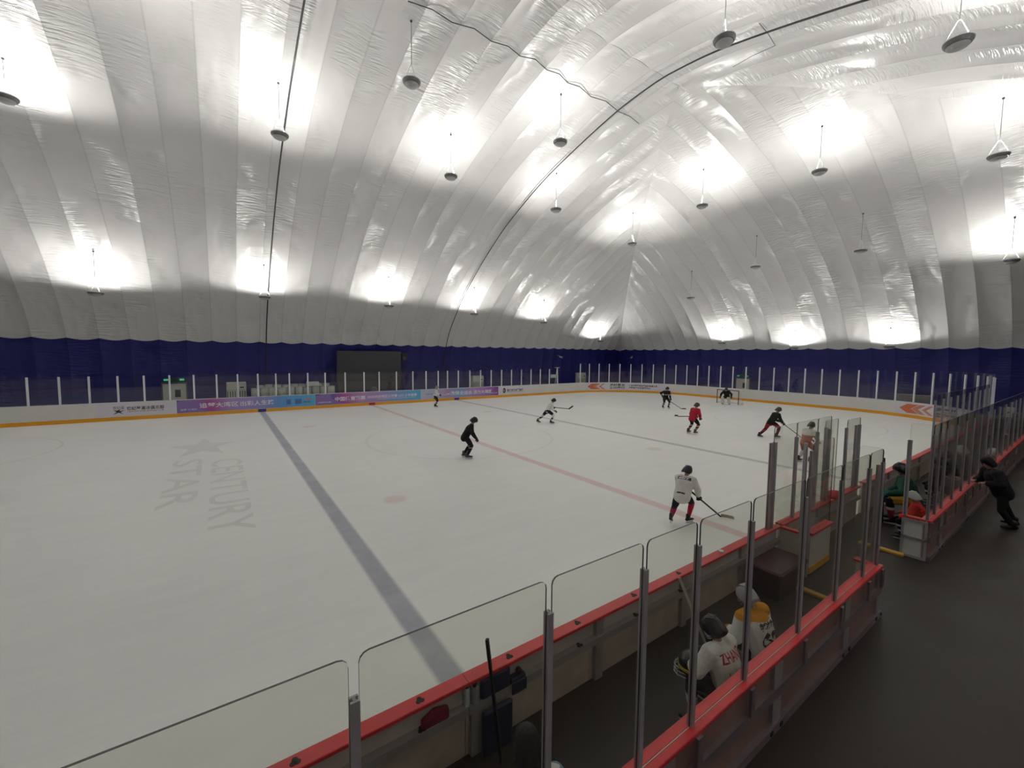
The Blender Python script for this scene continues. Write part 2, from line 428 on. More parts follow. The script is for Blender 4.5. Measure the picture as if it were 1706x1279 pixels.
# lettering frozen into the ice
lgi = empty('ice_lettering', (-9.3, 17.0, .0015)); tag(lgi, 'faded grey club lettering painted in the ice left of the blue line', 'ice marking', kind='stuff')
ICETX = mat('faint_grey_ice_paint', (.79, .795, .775), .5, noise=.10, nscale=1.2)
for body, dx, y0, wd, sz in (('CENTURY', -.85, -1.0, 8.0, 1.35), ('STAR', -2.0, -.4, 6.0, 1.25)):
    text_mesh(body, sz, ICETX, 'lettering', lgi, frame((dx, y0, 0), (0,-1,0), (1,0,0)), depth=0.0004, width=wd, bold=.01)
star = MB()
pts = [(-1.2+(.5 if k % 2 else 1.25)*sin(pi*k/5), 2.0+(.9 if k % 2 else 2.2)*cos(pi*k/5), 0) for k in range(10)]
star.prism(pts, (0,0,.0005)); star.build('star_emblem', ICETX, lgi)

# ------------------------------------------------------------------ uplights
HOUS = mat('lamp_housing', (.20, .20, .20), .4, .2); HOUSW = mat('lamp_white_rim', (.85, .85, .85), .35)
LENS = mat('lamp_lens_bowl', (.50, .50, .50), .5); CORD = mat('lamp_cord', (.28, .28, .28), .6)
BULB = mat('lamp_bulb', (1, 1, 1), .5, emit=(1, .97, .92, 22.0))
def make_lamp(lit, length, power=1.0):
    r = empty('pendant_uplight')
    m = MB(); m.lathe([(.20,-.10),(.30,-.09),(.345,-.03),(.355,.02),(.33,.022),(.30,-.02),(.12,-.05),(.02,-.05)], n=28); m.build('housing', HOUS, r, smooth=40)
    m = MB(); m.lathe([(.352,.02),(.362,.03),(.352,.055),(.335,.05),(.33,.022)], n=28); m.build('rim', HOUSW, r, smooth=40)
    m = MB(); m.lathe([(.27,-.098),(.25,-.14),(.16,-.185),(.02,-.20)], n=24); m.build('bowl', LENS, r, smooth=50)
    m = MB(); m.lathe([(.18,-.02),(.20,.0),(.12,.012),(.01,.014)], n=20); m.build('bulb', BULB if lit else LENS, r)
    for s in (-1, 1):
        m = MB(); m.tube([(s*.34,0,.03),(s*.05,0,.62),(0,0,.66)], .012, 6); m.build('bracket', HOUSW, r)
    m = MB(); m.tube([(0,0,.64),(0,0,length)], .013, 6); m.build('cord', CORD, r)
    m = MB(); m.ball((0,0,length-.02), .05, 8, 5); m.build('hanger', DKGREY, r)
    if lit:
        ld = bpy.data.lights.new('uplight', 'SPOT'); ld.spot_size = radians(174); ld.spot_blend = .25; ld.shadow_soft_size = .16; ld.energy = LAMP_W*power; ld.color = LAMP_COL
        lo = bpy.data.objects.new('light_source', ld); COL.objects.link(lo); lo.parent = r; lo.location = (0,0,.20); lo.rotation_euler = (pi, 0, 0)
    return r
LIT = {}
def lamp(x, y, z, label, lit=True, tilt=0.0, length=None, power=1.0):
    length = length or max(.9, roof_z(x, y)-z-.02)
    key = (lit, round(length, 1), power)
    length = key[1]
    if key not in LIT: o = LIT[key] = make_lamp(lit, length, power)
    else: o = copy_thing(LIT[key])
    o.location = (x, y, roof_z(x, y)-length+.02); o.rotation_euler = (0, 0, tilt)
    tag(o, label, 'lamp', 'pendant uplights under the dome'); return o
for x, y, z, lab, lit, rz in [
    (-15.35,29.5,7.3,'lit uplight in the low row over the far boards, first from the left',1,1.2),
    (-7.2,29.2,7.7,'lit uplight in the low row over the far boards, beside the left arch cable',1,.2),
    (1.1,29.05,7.7,'lit uplight in the low row, above the big dark screen',1,1.0),
    (8.7,29.1,7.6,'lit uplight in the low row, beside the right arch cable foot',1,.5),
    (17.0,29.6,7.3,'lit uplight in the low row, fifth from the left, right of the arch cable',1,.1),
    (27.1,31.4,5.8,'lit uplight hanging low in the far corner of the dome',1,.9),
    (-16.0,20.9,13.4,'lit uplight cut off by the left picture edge',1,.4),
    (-7.3,18.3,13.6,'lit uplight high in front of the left arch cable',1,.6),
    (.85,17.95,13.7,'lit uplight high at mid-left, between the two arch cables',1,.3),
    (8.55,18.15,13.5,'lit uplight just right of the middle of the right arch cable',1,.8),
    (17.65,19.35,13.0,'lit uplight near the peak of the corner fold',1,.2),
    (-3.2,13.3,14.8,'dark unlit uplight at the top, below the left end of the roof rope',0,.5),
    (4.65,13.35,14.8,'uplight under the roof rope, left of the right arch cable',.75,.1),
    (16.4,12.7,13.9,'lit uplight right of the corner fold, over the far end ice',1,.7),
    (4.6,4.95,14.8,'uplight in front of the right arch cable at the top of the picture',.5,.3),
    (16.5,6.2,13.9,'lit uplight high in front of the right-hand ribs, centre right',1,.9),
    (8.8,0.0,13.6,'largest uplight, close to the top right corner',.55,2.2),
    (18.1,.1,12.8,'lit uplight near the right picture edge, upper one',1,1.9),
    (26.0,.25,9.5,'lit uplight near the right picture edge, lower one',1,2.0),
    (31.6,19.25,5.5,'lit uplight low over the end wall, left of three',1,.2),
    (32.05,12.95,4.95,'lit uplight low over the end wall, middle of three',1,1.3),
    (32.1,6.5,4.95,'lit uplight low over the end wall, right of three',1,1.2),
    (25.9,19.25,9.4,'dark unlit uplight beside the corner fold, leftmost of the unlit ones',0,.5),
    (23.75,12.65,10.9,'dark unlit uplight in the middle of the end wall ribs',0,.3),
    (23.8,6.3,10.9,'dark unlit uplight, rightmost of the unlit ones',0,.7)]:
    lamp(x, y, z, lab, bool(lit), rz, power=float(lit) if lit else 1.0)
for x, y, z in [(-24,20,13.0),(-23.5,29.4,7.4),(-11.3,13.3,14.8),(-19.5,13.3,14.8),(-15.3,-9.3,7.6),(-7.2,-9.3,7.6),(1.1,-9.3,7.6),(8.7,-9.3,7.6)]:  # unseen lamps: grid continued for ambient light, near row added to lighten posts
    lamp(x, y, z, 'lit uplight added out of view for ambient light, to the left of and above the camera', True, .4)

# arch cables and roof rope
CABLE = mat('dark_cable', (.035, .035, .037), .5)
def cable(xc, label):
    pts = []; s = 1.2
    while s < ARC[-1]: 
        (d, z), (td, tz) = at_arc(s); pts.append((xc, YF-d-.05*tz-.02, z-.05*td)); s += .5
    back = [(x, 2*10-y, z) for x, y, z in reversed(pts)]
    m = MB(); m.tube(pts+back, .036, 6); tag(m.build('arch_cable', CABLE, smooth=60), label, 'cable', 'arch cables over the dome')
cable(-6.85, 'dark arch cable running over the roof on the left side')
cable(8.1, 'dark arch cable curving over the roof at centre right')
def under(x, y, k=.05): return (x, y, roof_z(x, y)-k)
m = MB(); pl = [(-3.6,12.6),(-2.7,12.45),(-1.8,12.55),(-.9,12.35),(0,12.5),(.75,12.35),(1.5,12.5),(2.2,12.3),(3.0,12.5),(3.7,12.4),(4.4,12.6),(5.1,12.5),(6.1,12.7),(7,12.55),(8.2,12.75),(9.1,12.7),(10.05,12.85)]
m.tube([under(x, y, .03) for x, y in pl], .02, 6); tag(m.build('roof_rope', mat('grey_rope', (.09,.09,.09), .6), smooth=60), 'slack dark rope pinned along the roof under the crown', 'rope')
m = MB(); m.tube([under(*q, .04) for q in [(7.4,5.2),(8.2,5.25),(9.2,5.4),(9.4,6.4),(9.7,7.4)]], .012, 6)
tag(m.build('roof_line', mat('grey_rope', (.09,.09,.09), .6)), 'thin cord outlining a patch at the top of the roof', 'rope')
# ------------------------------------------------------------------ dasher boards
OL = {}
def opts(off, idx):
    if off not in OL: OL[off] = outline(off)
    return [OL[off][i] for i in idx]
def ribbon(mb, idx, o0, o1, z0, z1, mi=0):
    a, b = opts(o0, idx), opts(o1, idx)
    rs = [[(p[0],p[1],z0),(q[0],q[1],z0),(q[0],q[1],z1),(p[0],p[1],z1)] for p, q in zip(a, b)]
    return mb.rings(rs, mi)
def pane(name, p0, p1, z0, z1, parent, m=None, t=.012, r=0.05, edge=GEDGE):
    """flat glass sheet with rounded top corners standing between two plan points"""
    p0, p1 = V((p0[0],p0[1],0)), V((p1[0],p1[1],0)); d = (p1-p0); L = d.length; d.normalize(); nrm = V((-d.y, d.x, 0))
    prof = [(0,z0),(L,z0)]+[(L-r+r*cos(radians(a)), z1-r+r*sin(radians(a))) for a in (0,30,60,90)]+[(r-r*cos(radians(a)), z1-r+r*sin(radians(a))) for a in (90,60,30,0)]
    n = len(prof); mb = MB()
    fr_ = [p0+d*s+nrm*(t/2)+V((0,0,z)) for s, z in prof]; bk = [p0+d*s-nrm*(t/2)+V((0,0,z)) for s, z in prof]
    mb.v = fr_+bk; mb.f = [list(range(n)), list(range(2*n-1, n-1, -1))]; mb.m = [0, 0]
    for i in range(n): j = (i+1) % n; mb.f.append([i, n+i, n+j, j]); mb.m.append(1)
    return mb.build(name, [m or GLASS, edge], parent)
def upright(name, p, z0, z1, parent, m, wx=.09, wy=.07, d=(1,0)):
    d = V((d[0], d[1], 0)).normalized(); nn = V((-d.y, d.x, 0)); c = V((p[0], p[1], 0)); mb = MB()
    # extruded channel: web plus two lips, open slot facing along the glass
    zc = V((0,0,(z0+z1)/2)); hz = V((0,0,(z1-z0)/2))
    mb.obox(c+zc+nn*wy*.36, d*wx*.5, nn*wy*.14, hz); mb.obox(c+zc-nn*wy*.36, d*wx*.5, nn*wy*.14, hz); mb.obox(c+zc, d*wx*.16, nn*wy*.3, hz)
    return mb.build(name, m, parent)
BZ = 1.08
def run_boards(name, idx, label, zpost, zglass, posts, capm, offp=.05):
    r = empty(name, (0,0,0)); tag(r, label, 'boards')
    mb = MB(); ribbon(mb, idx, .0, .09, .0, BZ-.03); mb.build('board_face', WHITEB, r)
    mb = MB(); ribbon(mb, idx, -.012, .0, .0, .215); mb.build('kickplate', YEL, r)
    mb = MB(); ribbon(mb, idx, -.01, .13, BZ-.03, BZ); mb.build('cap_rail', capm, r)
    prev = None
    for q in posts:
        (x, y), d = q
        upright('post', (x, y), BZ, zpost, r, ALU_W, d=d)
        if prev is not None: pane('glass_pane', prev, (x, y), BZ+.01, zglass, r, FGLASS)
        prev = (x, y)
    return r
fx = [-21.6,-20.6,-19.55,-18.36,-17.16,-15.97,-14.76,-13.59,-12.39,-11.19,-10.0,-8.85,-7.69,-6.61,-5.77,-4.58,-3.4,-1.98,-.57,.61,2.02,3.43,4.61,5.73,6.62,7.69,8.87,10.0,11.16,12.34,13.5,14.7,15.9,17.1,18.3,19.4]
far_side = run_boards('rink_boards', [NSEG, NSEG+1], 'white dasher boards with yellow kickplate and glass along the far long side of the rink', 2.63, 2.80,
    [((x, RY1+.06), (1, 0)) for x in fx], WHITEB)
def along(idx, off, step, start=0.0):
    P = [V((x, y, 0)) for x, y in opts(off, idx)]; out = []; s = start; acc = 0.0
    for a, b in zip(P[:-1], P[1:]):
        L = (b-a).length
        while s <= acc+L: q = a+(b-a)*((s-acc)/L); d = (b-a).normalized(); out.append(((q.x, q.y), (d.x, d.y))); s += step
        acc += L
    return out
END_R = list(range(3*NSEG+3, 4*NSEG+4))+list(range(0, NSEG+1))
run_boards('rink_boards', END_R, 'white dasher boards with tall glass around the far end of the rink behind the goal', 3.16, 3.30, along(END_R, .06, 1.2, .6), WHITEB)
END_L = list(range(NSEG+1, 3*NSEG+3))
run_boards('rink_boards', END_L, 'white dasher boards around the rink end that lies outside the picture', 3.16, 3.30, along(END_L, .06, 1.2, .6), WHITEB)
# coloured line marks where the painted lines reach the far kickplate
for x, c, lab in ((-7.5,(.03,.03,.20),'dark blue line mark on the far kickplate, left one'),(0.0,(.45,.04,.03),'red centre line mark on the far kickplate'),(7.5,(.12,.03,.22),'purple-blue line mark on the far kickplate, right of the red one')):
    mb = MB(); mb.box((x-.24,RY1-.018,.005),(x+.24,RY1-.0125,.212)); o = mb.build('kickplate_mark', mat('mark_'+lab[:8], c, .5)); tag(o, lab, 'marking')
    o.location = (0,0,0)

# ------------------------------------------------------------------ adverts on the boards
def gradient(name, stops):
    m, nt, b = newmat(name); tc = N(nt, 'ShaderNodeTexCoord'); sp = N(nt, 'ShaderNodeSeparateXYZ', ins={0: tc.outputs['Generated']})
    cr = N(nt, 'ShaderNodeValToRGB'); e = cr.color_ramp.elements
    while len(e) < len(stops): e.new(.5)
    for i, (p, c) in enumerate(stops): e[i].position = p; e[i].color = tuple(c)+(1,)
    nz = N(nt, 'ShaderNodeTexNoise', ins={'Vector': tc.outputs['Object'], 'Scale': .9, 'Detail': 2.0, 'Distortion': 1.0}).outputs[0]
    f = M(nt, 'ADD', sp.outputs[0], M(nt, 'MULTIPLY_ADD', nz, .10, -.05)); nt.links.new(f, cr.inputs[0])
    nt.links.new(cr.outputs[0], b.inputs['Base Color']); b.inputs['Roughness'].default_value = .45; return m
PU, MG, LI, BL, CY = (.13,.075,.33), (.38,.075,.30), (.38,.27,.55), (.12,.30,.62), (.09,.42,.66)
BAN_W = mat('banner_white', (.70,.67,.74), .45)
def banner(x0, x1, m, label):
    r = empty('advert_banner', ((x0+x1)/2, RY1-.004, .64)); mb = MB(); h = .405
    mb.box((-(x1-x0)/2,-.004,-h),((x1-x0)/2,.003,h)); mb.build('sheet', m, r); tag(r, label, 'banner', 'adverts along the far boards')
    r['x0'] = x0; return r
def btext(r, body, x, z, size, m, width=None, bold=.0, name='lettering', depth=.0012):
    # reading left to right seen from the ice
    cx = r.location.x
    text_mesh(body, size, m, name, r, frame((x-cx, -.0055, z-.64), (1,0,0), (0,0,1)), depth=depth, width=width, bold=bold)
def shape(r, pts, m, name='emblem', k=.0065):
    cx = r.location.x; mb = MB(); mb.prism([(x-cx, -k, z-.64) for x, z in pts], (0,.001,0)); mb.build(name, m, r)
b = banner(-15.72, -12.10, BAN_W, 'white banner with black star logo and club name, leftmost on the far boards')
shape(b, [(-15.05,.36),(-14.86,.52),(-15.02,.62),(-14.84,.60),(-14.70,.66),(-14.74,.56),(-14.50,.60),(-14.70,.50),(-14.55,.37),(-14.78,.47)], TXK)
btext(b, '世纪星', -15.02, .68, .20, TXK, .5); btext(b, '世纪星滑冰俱乐部', -14.42, .60, .24, TXK, 1.72, .004); btext(b, 'CENTURY STAR SKATING CLUB', -14.40, .48, .085, TXK, 1.68)
b = banner(-12.09, -4.14, gradient('banner_violet', [(0,PU),(.12,(.25,.14,.42)),(.22,MG),(.36,LI),(.55,(.30,.27,.56)),(.72,BL),(1,CY)]), 'violet to blue banner with large white Chinese slogan beside the star logo banner')
shape(b, [(-12.09,.24),(-10.35,.24),(-10.9,.42),(-11.3,.70),(-11.36,1.04),(-11.9,1.04),(-12.09,.9)], mat('banner_lilac', (.24,.16,.42), .45), 'lilac_sweep', .0058)
btext(b, '·追梦·大湾区·', -11.95, .38, .13, TXW, .9)
btext(b, '追梦大湾区', -10.95, .52, .34, TXW, 2.1, .006); btext(b, '出彩人生路', -8.75, .52, .34, TXW, 2.0, .006)
for x, wd in ((-6.0,.28),(-5.45,.42)):
    shape(b, [(x,.42),(x+wd,.42),(x+wd,.78),(x,.78)], mat('banner_logo_blue', (.07,.16,.42), .5))
btext(b, '体彩', -4.92, .48, .16, TXK, .5); shape(b, [(-4.92,.72),(-4.62,.80),(-4.4,.78),(-4.4,.68),(-4.6,.70)], mat('banner_logo_orange', (.65,.2,.08), .5))
b = banner(-4.12, 4.10, gradient('banner_magenta', [(0,PU),(.16,(.16,.09,.36)),(.24,MG),(.40,(.45,.25,.48)),(.55,LI),(.75,(.22,.33,.66)),(1,CY)]), 'magenta to blue lottery banner with white writing above the red line mark')
shape(b, [(-4.12,.24),(-2.0,.24),(-2.6,.42),(-3.0,.70),(-3.06,1.04),(-3.7,1.04),(-4.12,.9)], mat('banner_lilac', (.24,.16,.42), .45), 'lilac_sweep', .0058)
btext(b, '·中国体育彩票·', -4.0, .38, .12, TXW, 1.0)
btext(b, '中国体育彩票', -2.75, .50, .34, TXW, 2.25, .008); btext(b, '2025冰球湾区公开赛 UCI 少年联赛', -.35, .58, .24, TXW, 4.1, .004); btext(b, 'GREATER BAY AREA ICE HOCKEY OPEN', .4, .44, .10, TXW, 3.2)
b = banner(4.12, 11.93, gradient('banner_pale', [(0,(.50,.52,.66)),(.18,(.44,.46,.62)),(.32,(.42,.28,.52)),(.48,(.16,.36,.58)),(.6,LI),(.85,(.34,.16,.46)),(1,(.20,.07,.30))]), 'pale lilac banner with white slogan behind the far white-shirted skater')
btext(b, '激情全运会', 6.9, .50, .36, TXW, 2.2, .004); btext(b, '活力大湾区', 9.2, .50, .36, TXW, 2.0, .008); btext(b, '·活力大湾区·', 11.2, .42, .13, TXW, .65)
btext(b, '体育彩票', 4.5, .60, .14, mat('banner_logo_blue', (.07,.16,.42), .5), .7)
b = banner(11.95, 15.0, BAN_W, 'white banner with round black logo at the right end of the long far boards')
cpts = [(12.62+.17*cos(a), .64+.25*sin(a)) for a in [2*pi*k/18 for k in range(18)]]; shape(b, cpts, TXK)
btext(b, 'C', 12.5, .55, .26, TXW, .2, .004, depth=.003); btext(b, '极速未来冰雪运动', 12.95, .56, .24, TXK, 1.9, .006); btext(b, 'ICE AND SNOW SPORTS', 12.95, .46, .08, TXK, 1.9)
# curved adverts around the end: built on the arc
ORA = mat('banner_orange', (.62,.16,.07), .45); ORA2 = mat('banner_orange_light', (.62,.27,.17), .45)
def arc_banner(a0, a1, cx, cy, label, texts, arrows):
    R = RR-.004; r = empty('advert_banner', (cx, cy, .64)); n = 24; mb = MB(); rs = []
    for k in range(n+1):
        a = a0+(a1-a0)*k/n
        rs.append([(R*cos(a)*1, R*sin(a), -.405),((R+.004)*cos(a), (R+.004)*sin(a), -.405),((R+.004)*cos(a), (R+.004)*sin(a), .405),(R*cos(a), R*sin(a), .405)])
    mb.rings(rs); mb.build('sheet', BAN_W, r, smooth=40); tag(r, label, 'banner', 'adverts with orange arrows')
    def bend(o):
        for v in o.data.vertices:
            s, z, k = v.co.x, v.co.y, v.co.z; a = a0+(-s/R if a1 < a0 else s/R); q = R-.002-max(0, k)
            v.co = (q*cos(a), q*sin(a), z)
        o.data.update()
    for i, (s0, m) in enumerate(arrows):
        mb = MB(); wv = (.75, .42, .28)[i]; ax = .5
        mb.v = []; pts = [(s0,0),(s0+ax,.31),(s0+ax+wv,.31),(s0+wv,0),(s0+ax+wv,-.31),(s0+ax,-.31)]
        mb.prism([(x, z, 0) for x, z in pts], (0,0,.002)); o = mb.build('arrow', m, r); bend(o)
    for body, s0, z, sz, wd in texts:
        o = text_mesh(body, sz, TXK, 'lettering', r, Matrix.Identity(4), depth=.001, width=wd, bold=.006); 
        for v in o.data.vertices: v.co.x += s0; v.co.y += z
        bend(o)
def ang(px, py, cx, cy): return math.atan2(py-cy, px-cx)
ccx, ccy = RX-RR, RY1-RR
arc_banner(radians(80), radians(18), ccx, ccy, 'white banner with orange arrows around the far left bend of the boards',
    [('凌越雪龙',3.05,.05,.30,1.7),('立动唐行',3.05,-.27,.30,1.7),('广州凌越雪龙冰雪运动有限公司',5.2,.04,.2,3.0),('凌越体育文化发展中心',5.2,-.20,.2,2.3)], [(.35,ORA),(1.05,ORA2),(1.75,ORA2)])
dcx, dcy = RX-RR, RY0+RR
arc_banner(radians(-22), radians(-60), dcx, dcy, 'white banner with orange arrows on the near right bend of the boards, partly behind glass',
    [('凌越雪龙',2.75,.05,.30,1.7),('立动唐行',2.75,-.27,.30,1.7)], [(.3,ORA),(1.1,ORA2),(1.8,ORA2)])

# ------------------------------------------------------------------ players' benches on the near side
SLOT = mat('dark_slot', (.02,.012,.012), .6)
def near_boards(name, x0, x1, label, frames, capm=RED, slots=()):
    r = empty(name, ((x0+x1)/2, 0, 0)); ox = (x0+x1)/2; tag(r, label, 'boards')
    B = lambda a, b: ((a[0]-ox, a[1], a[2]), (b[0]-ox, b[1], b[2]))
    mb = MB(); mb.box(*B((x0,.055,0),(x1,.095,BZ-.03))); mb.build('ice_side_face', WHITEB, r)
    mb = MB(); mb.box(*B((x0,.095,0),(x1,.107,.215))); mb.build('kickplate', YEL, r)
    mb = MB(); mb.box(*B((x0,.030,.84),(x1,.054,BZ-.03))); mb.build('upper_back_panel', BACK, r)
    mb = MB(); mb.box(*B((x0,.030,.0),(x1,.054,.76))); mb.build('lower_back_panel', BACKY, r)
    mb = MB(); mb.box(*B((x0,-.045,.76),(x1,.052,.84))); mb.build('middle_rail', STEEL, r)
    for x in frames:
        mb = MB(); mb.box(*B((x-.06,-.02,.0),(x+.06,.052,BZ-.03))); mb.build('frame_upright', STEEL, r)
    mb = MB(); c = .006
    rs = [[(x-ox,-.04,BZ-.035),(x-ox,.105,BZ-.035),(x-ox,.105,BZ-c),(x-ox,.105-c,BZ),(x-ox,-.04+c,BZ),(x-ox,-.04,BZ-c)] for x in (x0, x1)]
    mb.rings(rs); mb.build('cap_rail', capm, r)
    for x in slots:
        for yy, zz in ((.03, BZ), (-.01, .84)):
            mb = MB()
            for a in (90, 210, 330): mb.lathe([(.022,.0),(.022,.003)], (x-ox+.02*cos(radians(a)), yy+.02*sin(radians(a)), zz), n=10)
            mb.build('bolt_slot', SLOT, r)
    return r
near_boards('bench_boards', -14.0, -8.0, 'red-capped bench boards at the bottom left of the picture', [-13.4,-11.6,-9.8], slots=[-10.4,-9.43,-8.45])
near_boards('bench_boards', -7.994, -1.62, 'red-capped bench boards beside the ice in front of the seated players', [-7.9,-6.24,-4.53,-2.9], slots=[-7.5,-6.56,-5.58,-4.62])
near_boards('bench_boards', -1.5, 2.6, 'red-capped boards under the tall glass of the officials\' section', [-1.3,.2,1.6])
near_boards('bench_boards', 3.0, 9.6, 'red-capped boards of the farther players\' bench', [3.4,5.0,6.6,8.2])
rb = near_boards('bench_boards', 9.62, 21.8, 'near-side boards with tall glass beyond the farther bench', [10.5,12.3,14.1,15.9,17.7,19.5])
ox = rb.location.x; prev = None
for x in [9.8,11.0,12.2,13.4,14.6,15.8,17.0,18.2,19.4,20.6]:
    upright('post', (x-ox,.03), BZ, 2.70, rb, ALU, d=(1,0), wx=.06, wy=.05)
    if prev is not None: pane('glass_pane', (prev-ox,.03), (x-ox,.03), BZ+.01, 2.9, rb)
    prev = x
# tall glass screen in front of the officials' section
tg = empty('glass_screen', (-.6,.03,BZ)); tag(tg, 'tall glass screen on grey posts above the officials\' boards, middle right', 'glass screen')
def rel(o, p): return (p[0]-o.location.x, p[1]-o.location.y)
for x, wx, dz in ((-1.98,.075,0),(-1.86,.085,0),(-.98,.055,0),(.0,.06,0),(.62,.085,0)):
    upright('post', rel(tg, (x,.03)), 0, 2.62-BZ, tg, ALU_D, wx=wx, wy=.05)
for a, c in ((-1.9,-.98),(-.97,.0),(.01,.70)): pane('glass_pane', rel(tg, (a,.03)), rel(tg, (c,.03)), .0, 2.89-BZ, tg)
tg2 = empty('glass_screen', (1.9,.03,BZ)); tag(tg2, 'narrow glass screen with dark posts right of the open rink gate', 'glass screen')
for x, wx in ((1.62,.06),(2.25,.06),(2.46,.07)): upright('post', rel(tg2, (x,.03)), 0, 2.55-BZ, tg2, ALU_D, wx=wx, wy=.05)
pane('glass_pane', rel(tg2, (1.66,.03)), rel(tg2, (2.5,.03)), .0, 2.72-BZ, tg2)
# glazed gate leaf standing on the ice side in the gap
gt = empty('rink_gate', (.85,.075,.0)); tag(gt, 'glazed white gate leaf between the two tall glass screens', 'gate')
mb = MB(); mb.box((-.02,.09,.02),(.6,.12,1.0)); mb.build('gate_panel', WHITEB, gt)
pane('glass_pane', (.0,.1), (.72,.1), 1.02, 2.75, gt)
upright('hinge_post', (-.06,.07), .3, 2.62, gt, ALU, wx=.05, wy=.05)

# wing wall and open bench door at the end of the nearer bench
wg = empty('wing_wall', (-1.58,-.12,FZ)); tag(wg, 'short cream wing wall with red cap at the corner of the nearer bench', 'partition')
mb = MB(); mb.box((-.03,-.18,0),(.03,.09,.735)); mb.build('panel', CREAM, wg)
mb = MB(); mb.box((-.05,-.20,.737),(.05,.075,.775)); mb.build('cap', RED, wg)
upright('post', (-.0,-.22), 0, 2.34, wg, ALU, wx=.05, wy=.05, d=(0,1))
dr = empty('bench_gate', (-1.5,-.43,FZ)); tag(dr, 'cream bench gate swung open with red cap and yellow kickplate', 'gate')
mb = MB(); mb.box((.0,-.03,.04),(.92,.03,.735)); mb.build('gate_panel', CREAM, dr)
mb = MB(); mb.box((.0,-.042,.04),(.92,-.031,.16)); mb.build('kickplate', YEL, dr)
mb = MB(); mb.box((-.01,-.07,.737),(.94,.07,.775)); mb.build('cap', RED, dr)
upright('hinge_post', (-.06,0), 0, 2.22, dr, ALU_D, wx=.06, wy=.055)
pane('glass_pane', (.0,.0), (.92,.0), .775, 2.35, dr)
for nm, x, y0, y1, lab in (('step_edge',-2.08,-1.36,-.20,'yellow step edge across the bench floor under the open gate'),('step_edge',.90,-1.20,-.50,'yellow step edge across the floor at the farther bench entrance')):
    mb = MB(); mb.bbox((x-.06,y0,FZ),(x+.06,y1,FZ+.045), .012); o = mb.build(nm, mat('yellow_step', (.62,.36,.05), .5, noise=.2)); tag(o, lab, 'step')

# outer barriers behind the benches
def barrier(name, x0, x1, label, posts, zp, zg, rails=True, thick=None, frames=(), span=None):
    ox = (x0+x1)/2; r = empty(name, (ox, -1.455, FZ)); tag(r, label, 'barrier')
    X = lambda x: x-ox; H = BZ-FZ
    mb = MB(); mb.box((X(x0),-.03,.0),(X(x1),.03,H-.035)); mb.build('panel', BROWN, r)
    mb = MB(); mb.box((X(x0),.031,.0),(X(x1),.045,H-.035)); mb.build('inner_panel', BACK, r)
    c = .006
    for nm, ya, yb in (('cap_rail', -.075, -.008), ('inner_cap_rail', .0, .085)):
        mb = MB(); rs = [[(X(x),ya,H-.035),(X(x),yb,H-.035),(X(x),yb,H-c),(X(x),yb-c,H),(X(x),ya+c,H),(X(x),ya,H-c)] for x in (x0, x1)]
        mb.rings(rs); mb.build(nm, RED, r)
    mb = MB(); mb.box((X(x0),-.0075,H-.03),(X(x1),-.0005,H-.0015)); mb.build('glazing_channel', mat('pale_channel', (.62,.55,.50), .4), r)
    mb = MB(); mb.box((X(x0),-.075,.36),(X(x1),-.031,.47)); mb.build('middle_rail', OUTRAIL, r)
    mb = MB(); mb.box((X(x0),-.085,.0),(X(x1),-.031,.09)); mb.build('base_rail', OUTRAIL, r)
    for x in frames:
        mb = MB(); mb.box((X(x)-.09,-.068,.09),(X(x)+.09,-.031,H-.036)); mb.build('frame_upright', STEEL, r)
        for dx in (-.16, .05):
            mb = MB(); mb.box((X(x)+dx,-.095,.03),(X(x)+dx+.05,-.085,.07)); mb.build('bolt_slot', SLOT, r)
    for x in posts:
        p = (X(x), -.09)
        mb = MB(); mb.box((X(x)-.035,-.10,H-.30),(X(x)+.035,-.076,H-.036)); mb.build('post_bracket', OUTRAIL, r)
        upright('post', (X(x), -.004), H, zp-FZ, r, ALU_D, wx=.040, wy=.046)
    for a, c2 in zip(posts[:-1], posts[1:]): pane('glass_pane', (X(a)+.022,-.004), (X(c2)-.022,-.004), H-.03, zg-FZ, r, r=.045)
    return r
bp = [-12.4,-11.3,-10.4,-9.36,-8.26,-7.38,-6.71,-5.84,-4.66,-3.59,-2.57,-1.98]
nb = barrier('bench_barrier', -13.5, -1.9, 'red-capped barrier with glass panes behind the nearer bench, running to the bottom edge', bp, 2.61, 2.81, frames=[-12.6,-10.8,-9.0,-7.1,-5.25,-3.3,-2.0])
ox = nb.location.x
pane('end_pane', (-1.95-ox, .0), (-1.95-ox, .28), BZ-FZ, 2.80-FZ, nb, r=.04); upright('end_post', (-1.93-ox,.06), BZ-FZ, 2.55-FZ, nb, ALU_D, wx=.04, wy=.04)
mb = MB(); mb.box((-2.0-ox,.05,.0),(-1.93-ox,.22,BZ-FZ-.036)); mb.build('end_panel', CREAM, nb)
mb = MB(); mb.box((-2.02-ox,.087,BZ-FZ-.035),(-1.9-ox,.25,BZ-FZ)); mb.build('end_cap', RED, nb)
fb = barrier('bench_barrier', .98, 21.0, 'red-capped barrier with closely ranked glass posts behind the farther bench', [1.02,1.55,2.1,3.08,4.06,5.0,6.0,7.0,8.0,9.1,10.3,11.5,12.7,13.9,15.1,16.3,17.5,18.7,19.9,20.9], 2.70, 2.88, frames=[1.9,4.6,7.5,10.5,13.5,16.5,19.5])
ox = fb.location.x
mb = MB(); mb.box((.98-ox,.05,.0),(1.04-ox,.33,BZ-FZ-.04)); mb.build('end_panel', WHITEB, fb)
mb = MB()
for z in (.0,.36,.70): mb.box((.955-ox,-.03,z),(.979-ox,.34,z+.045))
mb.box((.955-ox,.30,.046),(.979-ox,.34,.70)); mb.box((.955-ox,-.03,.046),(.979-ox,.01,.70)); mb.build('end_frame', ALU, fb)
